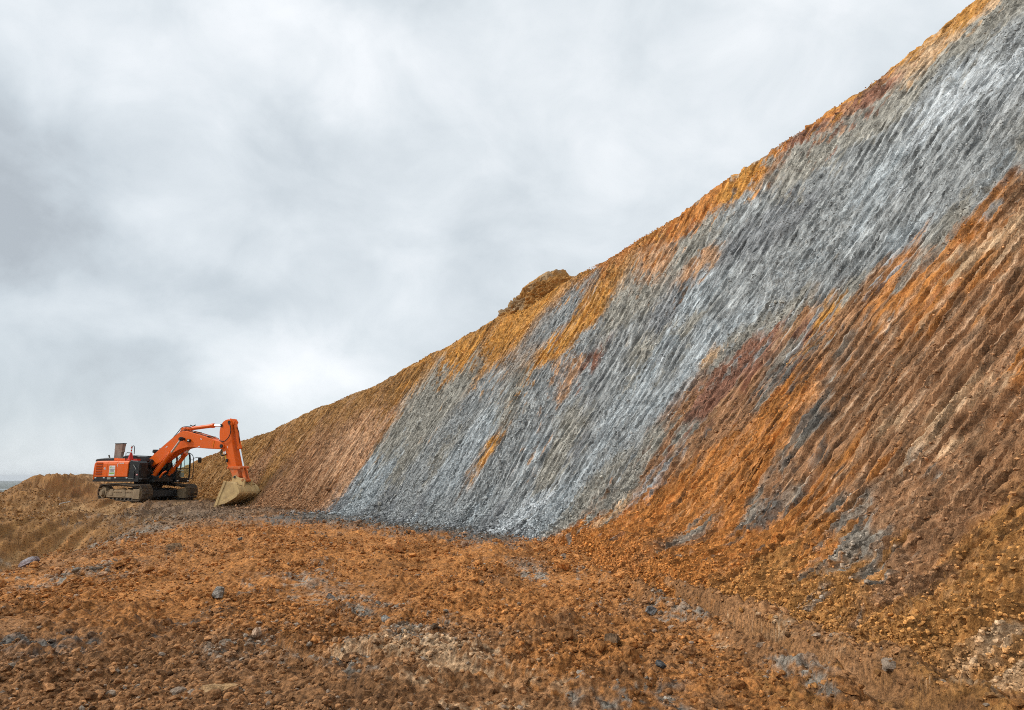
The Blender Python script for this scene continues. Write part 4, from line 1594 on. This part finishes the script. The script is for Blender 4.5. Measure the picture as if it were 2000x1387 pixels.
    m.prism(outline, -.31, .31, .02)
    bm = m.build('boom', M_ORANGE, root)
    m = B()
    m.cyl((.56, -.44, 2.32), (.56, .44, 2.32), .11)
    m.prism([(.30, 1.46), (.34, 2.40), (.56, 2.50), (.78, 2.40), (1.3, 1.46)], -.42, -.335, .01)
    m.prism([(.30, 1.46), (.34, 2.40), (.56, 2.50), (.78, 2.40), (1.3, 1.46)], .335, .42, .01)
    m.box(.9, 1.9, -.7, .39, 1.462, 1.60)
    m.build('boom_bracket', M_BLACK, root, .01)
    # cross pins
    m = B()
    m.cyl((3.27, -.66, 3.74), (3.27, .66, 3.74), .075)
    m.build('pivot_pin', M_BLACK, bm)
    m = B()
    m.cyl((6.1, -.36, 3.30), (6.1, .36, 3.30), .10)
    m.build('pivot_pin', M_BLACK, bm)
    for y in (-.52, .52):
        m = B()
        a, b, c = Vector((1.36, y, 1.62)), Vector((2.55, y, 2.93)), Vector((3.27, y, 3.74))
        m.cyl(a, b, .115)
        m.cyl(b - (b - a).normalized() * .07, b + (b - a).normalized() * .05, .135)
        m.cyl((a.x, y - .08, a.z), (a.x, y + .08, a.z), .14)
        cy = m.build('boom_cylinder', M_ORANGE, root)
        m = B()
        m.cyl(b, c, .055)
        m.build('piston_rod', M_CHROME, cy)
        m = B()
        m.cyl((3.27, y - .07, 3.74), (3.27, y + .07, 3.74), .115)
        m.build('rod_eye', M_BLACK, cy)
        m = B()
        m.tube([(1.46, y - .13, 1.86), (1.9, y - .13, 2.35), (2.3, y - .13, 2.8), (2.5, y - .05, 2.95)], .018, 6)
        m.build('oil_pipe', M_ORANGE, cy)
    m = B()
    m.cyl((1.36, -.66, 1.62), (1.36, .66, 1.62), .08)
    m.prism([(1.15, 1.44), (1.2, 1.72), (1.45, 1.72), (1.85, 1.44)], -.68, .66, .01)
    m.build('cylinder_foot', M_BLACK, root)
    m = B()
    m.tube(smooth_line([(1.9, -.55, 1.58), (2.1, -.56, 1.78), (2.35, -.56, 1.92)], 5), .05, 10)
    m.build('hose_guard', M_ORANGE, root)
    # arm cylinder
    m = B()
    a, b, c = Vector((2.95, 0, 4.33)), Vector((5.05, 0, 4.48)), Vector((5.86, 0, 4.46))
    m.cyl(a, b, .105)
    m.cyl(b - Vector((.10, 0, 0)), b + Vector((.05, 0, 0)), .13)
    m.cyl(a - Vector((.03, 0, 0)), a + Vector((.1, 0, .01)), .125)
    m.cyl((2.92, -.12, 4.33), (2.92, .12, 4.33), .10)
    cy = m.build('arm_cylinder', M_ORANGE, root)
    m = B()
    m.cyl(b, c, .055)
    m.build('piston_rod', M_CHROME, cy)
    m = B()
    m.prism([(2.66, 4.02), (2.86, 4.42), (3.02, 4.42), (3.30, 4.18)], -.20, -.13, .008)
    m.prism([(2.66, 4.02), (2.86, 4.42), (3.02, 4.42), (3.30, 4.18)], .13, .20, .008)
    m.build('cylinder_bracket', M_ORANGE, bm)
    # pipes and hoses along the boom
    for y, dz in ((-.22, .045), (-.13, .05), (.15, .05), (.24, .045)):
        m = B()
        m.tube([(x, y, z + dz) for x, z in top[3:26]], .019, 6)
        m.tube([(x, y, z + dz) for x, z in top[26:-2]], .019, 6)
        m.build('oil_pipe', M_ORANGE2 if dz > .046 else M_RUBBER, bm)
    for i in (6, 12, 18, 23, 28, 32):
        x, z = top[i]
        m = B()
        m.box(x - .03, x + .03, -.27, .29, z - .005, z + .075)
        m.build('pipe_clamp', M_BLACK, bm)
    m = B()
    m.tube(smooth_line([(2.1, -.12, 3.78), (2.5, -.12, 4.15), (2.78, -.12, 4.42), (3.1, -.12, 4.47), (3.45, -.12, 4.45)], 6), .022, 8)
    m.tube(smooth_line([(2.1, .12, 3.78), (2.55, .12, 4.2), (2.75, .12, 4.30), (2.95, .12, 4.22), (3.3, .12, 4.27)], 6), .022, 8)
    m.tube(smooth_line([(3.3, .0, 4.56), (3.5, 0, 4.50), (3.7, 0, 4.56)], 5), .03, 8)
    m.build('hose', M_RUBBER, bm)
    m = B()
    m.tube(smooth_line([(5.75, -.16, 3.64), (6.1, -.3, 3.56), (6.35, -.3, 3.60), (6.6, -.3, 3.85), (6.66, -.3, 4.15), (6.58, -.28, 4.42), (6.42, -.26, 4.52)], 6), .024, 8)
    m.tube(smooth_line([(6.05, -.2, 3.2), (6.02, -.26, 2.95), (6.10, -.28, 2.82), (6.28, -.28, 2.80), (6.45, -.24, 2.88)], 6), .024, 8)
    m.tube(smooth_line([(6.1, -.15, 3.1), (5.98, -.2, 2.9), (6.12, -.24, 2.76), (6.35, -.22, 2.82)], 6), .022, 8)
    m.build('hose', M_RUBBER, bm)
    # small marks and a lamp on the boom side
    for x, z, rot in ((1.95, 3.32, -33), (4.55, 3.72, 12), (4.45, 3.31, 0)):
        m = B()
        M_ = Matrix.Translation((x, -.3145, z)) @ Matrix.Rotation(R(rot), 4, 'Y')
        m.box(-.07, .07, -.004, .002, -.022, .022, M_)
        m.build('reflector', M_WHITE, bm)
    m = B()
    m.prism([(3.60, 3.58), (3.60, 3.72), (3.78, 3.72), (3.80, 3.62), (3.74, 3.55)], -.42, -.30, .01)
    lm = m.build('work_lamp', M_BLACK, bm)
    m = B()
    m.box(3.64, 3.75, -.428, -.421, 3.62, 3.69)
    m.build('lens', M_WHITE, lm)
    m = B()
    m.tube([(5.48, -.318, 3.20), (5.50, -.318, 3.40), (5.55, -.318, 3.58)], .008, 6)
    m.build('scratch', M_YELLOW, bm)

    # ---------------- arm
    armo = [(5.84, 4.50), (5.98, 4.66), (6.16, 4.76), (6.34, 4.79), (6.52, 4.72), (6.62, 4.55), (6.60, 4.30), (6.64, 3.95), (6.80, 3.35), (7.02, 2.68), (7.22, 2.10), (7.40, 1.66), (7.36, 1.50),
            (7.20, 1.44), (7.02, 1.52), (6.86, 1.80), (6.60, 2.15), (6.42, 2.50), (6.26, 2.82), (6.10, 3.05), (5.97, 3.25), (5.90, 3.48), (5.80, 3.80), (5.77, 4.10), (5.80, 4.34)]
    m = B()
    m.prism(armo[::-1], -.23, .23, .02)
    am = m.build('arm', M_ORANGE, root)
    m = B()
    m.prism([(6.62, 2.12), (6.90, 1.78), (7.06, 1.50), (7.20, 1.43), (7.38, 1.50), (7.42, 1.66), (7.24, 2.08)], -.236, .236, .01)
    m.build('arm_foot', M_ORANGE2, am)
    m = B()
    m.prism([(6.28, 2.92), (6.40, 2.72), (6.50, 2.50), (6.36, 2.62)], -.236, -.231)
    m.build('warning_mark', M_YELLOW, am)
    m = B()
    for q in ([(6.28, 3.02), (6.36, 3.02), (6.38, 2.86), (6.30, 2.84)], [(6.18, 2.98), (6.26, 3.00), (6.28, 2.90), (6.21, 2.86)], [(6.45, 3.30), (6.48, 3.30), (6.50, 3.18), (6.47, 3.18)]):
        m = B()
        m.prism(q, -.237, -.231)
        m.build('white_mark', M_WHITE, am)
    m = B()
    m.box(6.46, 6.58, -.30, -.232, 2.42, 2.60)
    m.build('valve_block', M_BLACK, am, .01)
    for x, hw_, z, rr in ((5.9, .26, 4.45, .085), (6.45, .27, 4.62, .085), (6.12, .27, 3.30, .12), (7.20, .33, 1.60, .07)):
        m = B()
        m.cyl((x, -hw_, z), (x, hw_, z), rr)
        m.build('pivot_pin', M_BLACK, am)
    m = B()
    m.prism([(6.30, 4.70), (6.42, 4.84), (6.60, 4.80), (6.74, 4.62), (6.66, 4.45), (6.5, 4.5)], -.16, -.09, .008)
    m.prism([(6.30, 4.70), (6.42, 4.84), (6.60, 4.80), (6.74, 4.62), (6.66, 4.45), (6.5, 4.5)], .09, .16, .008)
    m.build('cylinder_bracket', M_ORANGE, am)
    # bucket cylinder
    a, b, c = Vector((6.64, 0, 4.60)), Vector((7.12, 0, 3.18)), Vector((7.50, 0, 2.12))
    u = (b - a).normalized()
    m = B()
    m.cyl(a, b, .105)
    m.cyl(b - u * .12, b + u * .05, .13)
    m.cyl(a - u * .02, a + u * .12, .12)
    cy = m.build('bucket_cylinder', M_ORANGE, root)
    m = B()
    m.cyl(b, c, .055)
    m.build('piston_rod', M_CHROME, cy)
    m = B()
    m.tube(smooth_line([(6.85, -.05, 4.35), (7.02, -.05, 4.05), (7.08, -.05, 3.7), (7.16, -.02, 3.25)], 6), .02, 8)
    m.build('hose', M_RUBBER, cy)
    # links
    m = B()
    for y in (-.27, .235):
        m.prism([(6.62, 2.06), (6.62, 2.17), (7.50, 2.20), (7.58, 2.12), (7.50, 2.04)], y, y + .035, .006)
    m.cyl((7.50, -.33, 2.12), (7.50, .33, 2.12), .075)
    m.cyl((6.64, -.30, 2.11), (6.64, .30, 2.11), .06)
    lk = m.build('rocker_link', M_ORANGE2, root)
    m = B()
    for y in (-.15, .08):
        m.prism([(7.42, 2.12), (7.50, 2.20), (7.58, 2.12), (7.86, 1.46), (7.80, 1.38), (7.68, 1.42)], y, y + .07, .01)
    m.cyl((7.77, -.30, 1.43), (7.77, .30, 1.43), .085)
    m.build('power_link', M_ORANGE2, root)

    # ---------------- bucket
    prof = smooth_line([(7.02, 1.36), (7.30, 1.34), (7.62, 1.26), (7.90, 1.08), (8.04, .86), (8.02, .70), (7.86, .58), (7.50, .40), (7.0, .20), (6.50, .07)], 5)
    HW = .74
    shell = B()
    inn = []
    for i, (x, z) in enumerate(prof):
        a = np.array(prof[max(i - 1, 0)])
        b = np.array(prof[min(i + 1, len(prof) - 1)])
        t = (b - a) / np.linalg.norm(b - a)
        inn.append((x - (-t[1]) * -.045 * -1, z - (t[0]) * -.045 * -1))
    # keep the inner skin on the hollow side
    cxm, czm = 7.0, .75
    inn = [(x + (cxm - x) * .06, z + (czm - z) * .07) for x, z in prof]
    band = prof + inn[::-1]
    n = len(prof)
    vs = [(x, y, z) for y in (-HW, HW) for x, z in band]
    k = len(band)
    fs = []
    for i in range(k):
        j = (i + 1) % k
        fs.append((i, j, k + j, k + i))
    for i in range(n - 1):
        fs.append((i, k - 1 - i, k - 2 - i, i + 1))
        fs.append((k + i, k + i + 1, k + k - 2 - i, k + k - 1 - i))
    shell.add(vs, fs, False)
    sh = shell.build('bucket', M_BUCKET, root)
    m = B()
    plate = prof + [(6.42, .10), (6.62, .62), (6.86, 1.16), (6.94, 1.38)]
    for y in (-HW - .03, HW):
        m = B()
        m.prism(plate, y, y + .03, .004)
        m.build('side_plate', M_BUCKET, sh)
    m = B()
    for y in (-HW - .055, HW + .015):
        m = B()
        m.prism([(6.38, .08), (6.60, .64), (6.84, 1.18), (6.92, 1.40), (7.10, 1.40), (6.98, 1.10), (6.74, .58), (6.58, .10)], y, y + .04, .006)
        m.prism([(6.98, .14), (7.5, .36), (7.88, .56), (7.98, .72), (7.92, .80), (7.78, .68), (7.4, .48), (6.9, .28)], y, y + .04, .006)
        m.build('side_cutter', M_BUCKET, sh)
    m = B()
    for y in (-.55, -.18, .18, .55):
        m.prism([(7.60, 1.22), (7.92, 1.10), (8.08, .86), (8.06, .68), (7.88, .54), (7.0, .17), (7.0, .21), (7.84, .60), (8.0, .72), (8.01, .84), (7.88, 1.04), (7.58, 1.18)], y - .05, y + .05)
    m.box(8.0, 8.07, -HW, HW, .74, .80)
    m.build('wear_strip', M_BUCKET, sh)
    m = B()
    for y in (-.30, .22):
        m = B()
        m.prism([(7.0, 1.32), (7.04, 1.62), (7.22, 1.72), (7.42, 1.58), (7.62, 1.54), (7.80, 1.54), (7.92, 1.42), (7.90, 1.06), (7.6, 1.24)], y, y + .08, .012)
        m.build('bucket_ear', M_BUCKET, sh)
    m = B()
    m.box(6.44, 6.62, -HW, HW, .045, .10)
    m.build('cutting_edge', M_BUCKET, sh)
    for q in range(5):
        y = -.62 + q * .31
        m = B()
        m.prism([(6.56, .03), (6.58, .13), (6.40, .11), (6.20, .015), (6.22, .0), (6.42, .02)], y - .055, y + .055, .008)
        m.build('tooth', M_BUCKET, sh)
    # lumps of clay stuck on the bucket
    m = B()
    rs = np.random.RandomState(8)
    for k in range(16):
        v, f = rock_shape(2, 300 + k, 4, .25)
        x, y = rs.uniform(7.05, 7.8), rs.uniform(-.6, .6)
        z = np.interp(x, [7.0, 7.6, 7.9], [1.35, 1.27, 1.1])
        s = rs.uniform(.04, .11)
        m.add([(x + p[0] * s, y + p[1] * s * 1.4, z + p[2] * s * .5) for p in v], [tuple(t) for t in f], True)
    m.build('stuck_clay', M_BUCKET, sh)
    return root


def build_cone(root):
    """small traffic cone standing on the machine's deck"""
    c, s = math.cos(R(-22)), math.sin(R(-22))
    lx, ly = .22, -1.18
    o = empty('traffic_cone', (MACH[0] + lx * c - ly * s, MACH[1] + lx * s + ly * c, 2.545), R(-22))
    tag(o, 'small red traffic cone standing on the excavator roof beside the striped whip', 'traffic cone')
    m = MB()
    m.box(-.19, .19, -.19, .19, 0, .03)
    m.build('cone_base', M_RED, o, .008)
    m = MB()
    m.tube([(0, 0, .03), (0, 0, .50)], [.16, .035], 20)
    m.build('cone_body', M_RED, o)
    return o


def soil_plain(name, col):
    m = paint(name, col, .95, 0, dirt=.9, dirt_col=(col[0] * .45, col[1] * .45, col[2] * .45), scale=8, spec=.2)
    return m





# ------------------------------------------------------------------ single stones
def build_rocks():
    def px(x, y, z=0.0):
        a = (x - 1000) / 1303.
        return a
    # (name, x, y, size (sx,sy,sz), colour a, colour b, seed, label)
    L = [
        ('boulder', -9.75, 14.05, (.30, .24, .19), (.17, .11, .10), (.30, .27, .28), 11, 'largest boulder, purplish grey, alone at the lower edge of the berm face'),
        ('clod', -7.5, 15.3, (.30, .22, .13), (.17, .10, .05), (.24, .14, .07), 12, 'dark brown clod, broad and flat, on the orange floor below the excavator bucket'),
        ('stone', -6.75, 17.1, (.14, .10, .07), (.09, .08, .07), (.24, .22, .20), 13, 'small black and grey stone on the far orange floor below the bucket'),
        ('stone', -3.85, 9.15, (.15, .12, .10), (.20, .17, .14), (.34, .31, .27), 14, 'brownish grey angular stone on the orange floor left of the centre'),
        ('stone', -2.5, 9.6, (.09, .08, .08), (.22, .20, .18), (.34, .33, .31), 15, 'small grey stone among the grey rubble near the middle of the floor'),
        ('stone', 1.62, 8.25, (.13, .11, .09), (.09, .08, .075), (.20, .19, .18), 16, 'dark slate coloured stone just left of the upper end of the track print'),
        ('clod', .95, 6.75, (.13, .11, .10), (.13, .085, .05), (.22, .13, .07), 17, 'dark brown lump on the floor left of the lower track print'),
        ('stone', 1.25, 5.95, (.062, .06, .06), (.05, .05, .05), (.12, .12, .12), 18, 'black stone standing upright on the orange floor near the bottom centre'),
        ('stone', -1.95, 6.05, (.10, .07, .06), (.36, .23, .12), (.45, .32, .18), 19, 'pale tan stone on the brown floor at the edge of the whitish patch'),
        ('clod', -2.1, 5.15, (.19, .15, .06), (.40, .24, .11), (.48, .30, .15), 20, 'flat pale orange clod with a dark hollow beneath it at the bottom edge'),
        ('clod', 3.35, 6.25, (.15, .14, .13), (.20, .11, .05), (.30, .16, .07), 21, 'brown clod fallen at the foot of the bank right of the track print'),
        ('stone', -1.35, 7.6, (.085, .075, .08), (.30, .28, .25), (.44, .42, .38), 22, 'small pale grey stone standing in the middle of the floor beside grey rubble'),
    ]
    for name, x, y, (sx, sy, sz), ca, cb, seed, lab in L:
        v, f = rock_shape(5, seed, 16, .05, .42)
        n1 = fbm(v[:, 0] * 5 + seed, v[:, 1] * 5 + v[:, 2] * 4, 4)
        v = v * (1 + .03 * n1)[:, None]
        k = sstep(-.4, .5, fbm(v[:, 0] * 2 + seed, v[:, 2] * 2 + v[:, 1], 3))[:, None]
        c = np.array(ca) * (1 - k) + np.array(cb) * k
        v = v * np.array([sx, sy, sz]) * .85
        me = np_mesh(name, v, f, c, False)
        o = link(name, me, M_CLOD)
        zz = ground_z(x, y)
        o.location = (x, y, zz + sz * .12)
        o.rotation_euler = (0, 0, seed * 1.3)
        tag(o, lab, 'rock', 'stones and clods lying on the pit floor')
    # scraps of white plastic by the berm face
    m = MB()
    m.box(-.22, .22, -.03, .03, 0, .035)
    m.box(.0, .04, -.03, .20, 0, .03)
    m.tube([(-.2, 0, .03), (-.32, 0, -.22)], .02, 6)
    o = m.build('plastic_strip', M_PIPE)
    x, y = -21.6, 33.0
    o.location = (x, y, ground_z(x, y) + .12)
    o.rotation_euler = (0, R(-12), R(15))
    tag(o, 'bent strip of white plastic lying on the berm face left of the excavator', 'scrap')
    v, f = rock_shape(2, 77, 5, .3)
    me = np_mesh('plastic_scrap', v * np.array([.16, .12, .13]), f, np.full((len(v), 3), .5), False)
    o = link('plastic_scrap', me, M_PIPE)
    x, y = -21.2, 28.0
    o.location = (x, y, ground_z(x, y) + .08)
    tag(o, 'crumpled white scrap on the berm face at the left edge', 'scrap')


M_KNOLL = soil_material('knoll_rock', 1.0, False, .45)


def build_knoll():
    """rocky knob left standing behind the crest of the cut"""
    v, f = ico(6)
    s0 = 38.5
    w0 = float(bank_z(np.array(s0), np.array(0.))[2]) + .75
    c0 = bank_point(np.array(s0), np.array(w0))
    t = bank_point(np.array(s0 + 1), np.array(w0)) - bank_point(np.array(s0 - 1), np.array(w0))
    t /= np.linalg.norm(t)
    r = np.array([t[1], -t[0], 0])
    r /= np.linalg.norm(r)
    # along (far is +), across, up
    a, b, z = v[:, 0].copy(), v[:, 1], v[:, 2].copy()
    # boxy far end, peak towards the near end
    a = np.sign(a) * np.abs(a) ** .85
    peak = 1 + .55 * np.exp(-((a + .32) / .30) ** 2) + .10 * np.exp(-((a - .75) / .2) ** 2) - .12 * np.exp(-((a - .2) / .2) ** 2)
    q = np.stack([a * 3.0, b * 1.5, np.where(z > 0, z * 1.08 * peak, z * 1.4) - .16], 1)
    o = 3.3
    n1 = fbm(q[:, 0] * .9 + o, q[:, 2] * 1.2 + q[:, 1] * .8, 3, 201)
    n2 = np.abs(fbm(q[:, 0] * 2.1 + q[:, 2] * .6, q[:, 2] * 2.9 + q[:, 1] * 1.7, 4, 203))
    n3 = fbm(q[:, 0] * 8 + q[:, 1] * 3, q[:, 2] * 9 - q[:, 1] * 4, 3, 204)
    nn = v * np.array([.5, 1, 1])
    q = q + nn * (.26 * n1 + .22 * (n2 - .3) + .03 * n3)[:, None]
    for nx, ny, nz, d in ((.95, -.2, .25, 2.75), (.55, -.5, .67, 2.25), (-.55, -.2, .80, 2.15), (-.1, -.6, .8, 1.35)):
        m = np.array([nx, ny, nz])
        m /= np.linalg.norm(m)
        k = q @ m
        q = q - (np.maximum(k - d, 0) * .75)[:, None] * m
    P = c0 + q[:, :1] * t + q[:, 1:2] * r + q[:, 2:] * np.array([0, 0, 1.])
    c = np.array([.52, .27, .085]) * np.ones(P.shape)
    rockm = sstep(-.25, .35, fbm(q[:, 0] * .9, q[:, 2] * 1.5 + q[:, 1], 3, 205) + q[:, 0] * .18)[:, None]
    c = c * (1 - rockm) + np.array([.46, .31, .17]) * rockm
    dk = sstep(.0, .5, fbm(q[:, 0] * 2.4, q[:, 2] * 3 + q[:, 1], 3, 207))[:, None]
    c = c * (1 - .30 * dk)
    me = np_mesh('rocky_knoll', P, f, c, False, P * .3)
    o = link('rocky_knoll', me, M_KNOLL)
    tag(o, 'craggy ochre knoll standing above the crest of the cut bank', None, None, 'structure')


KN_H = 1.25


def build_far():
    # a pale river far out on the plain
    n = 60
    az = np.linspace(R(-52), R(-30), n)
    r0 = 4300 + 260 * pn(az * 14, az * 0, 3)
    wd = 260 + 160 * pn(az * 20, az * 0 + 3, 4)
    V = []
    for i in range(n):
        for r in (r0[i], r0[i] + wd[i]):
            V.append((math.sin(az[i]) * r, math.cos(az[i]) * r, -59.6))
    m = bpy.data.materials.new('river_water')
    m.use_nodes = True
    b = m.node_tree.nodes['Principled BSDF']
    b.inputs['Base Color'].default_value = (.25, .28, .28, 1)
    b.inputs['Roughness'].default_value = .25
    me = np_mesh('river', np.array(V), grid_faces(n, 2))
    o = link('river', me, m)
    tag(o, 'pale river on the distant plain', None, None, 'structure')

def build_haze():
    m = MB()
    m.box(-15000, 15000, -15000, 15000, -62.5, 26)
    me = bpy.data.meshes.new('haze')
    me.from_pydata(m.v, [], m.f)
    o = link('haze', me)
    mat = bpy.data.materials.new('haze_air')
    mat.use_nodes = True
    t = mat.node_tree
    t.nodes.clear()
    out = N(t, 'ShaderNodeOutputMaterial')
    v = N(t, 'ShaderNodeVolumePrincipled')
    v.inputs['Color'].default_value = (.86, .90, .95, 1)
    v.inputs['Density'].default_value = HAZE
    v.inputs['Anisotropy'].default_value = .0
    t.links.new(v.outputs[0], out.inputs['Volume'])
    me.materials.append(mat)
    tag(o, 'thin blue grey haze over the distant plain', None, None, 'stuff')


HAZE = 0.8e-4

build_bank()
build_ground()
build_knoll()
build_far()
build_clods()
M_SOILP = soil_plain('packed_mud', (.30, .19, .10))
root = build_excavator()
build_cone(root)
build_rocks()
if HAZE: build_haze()
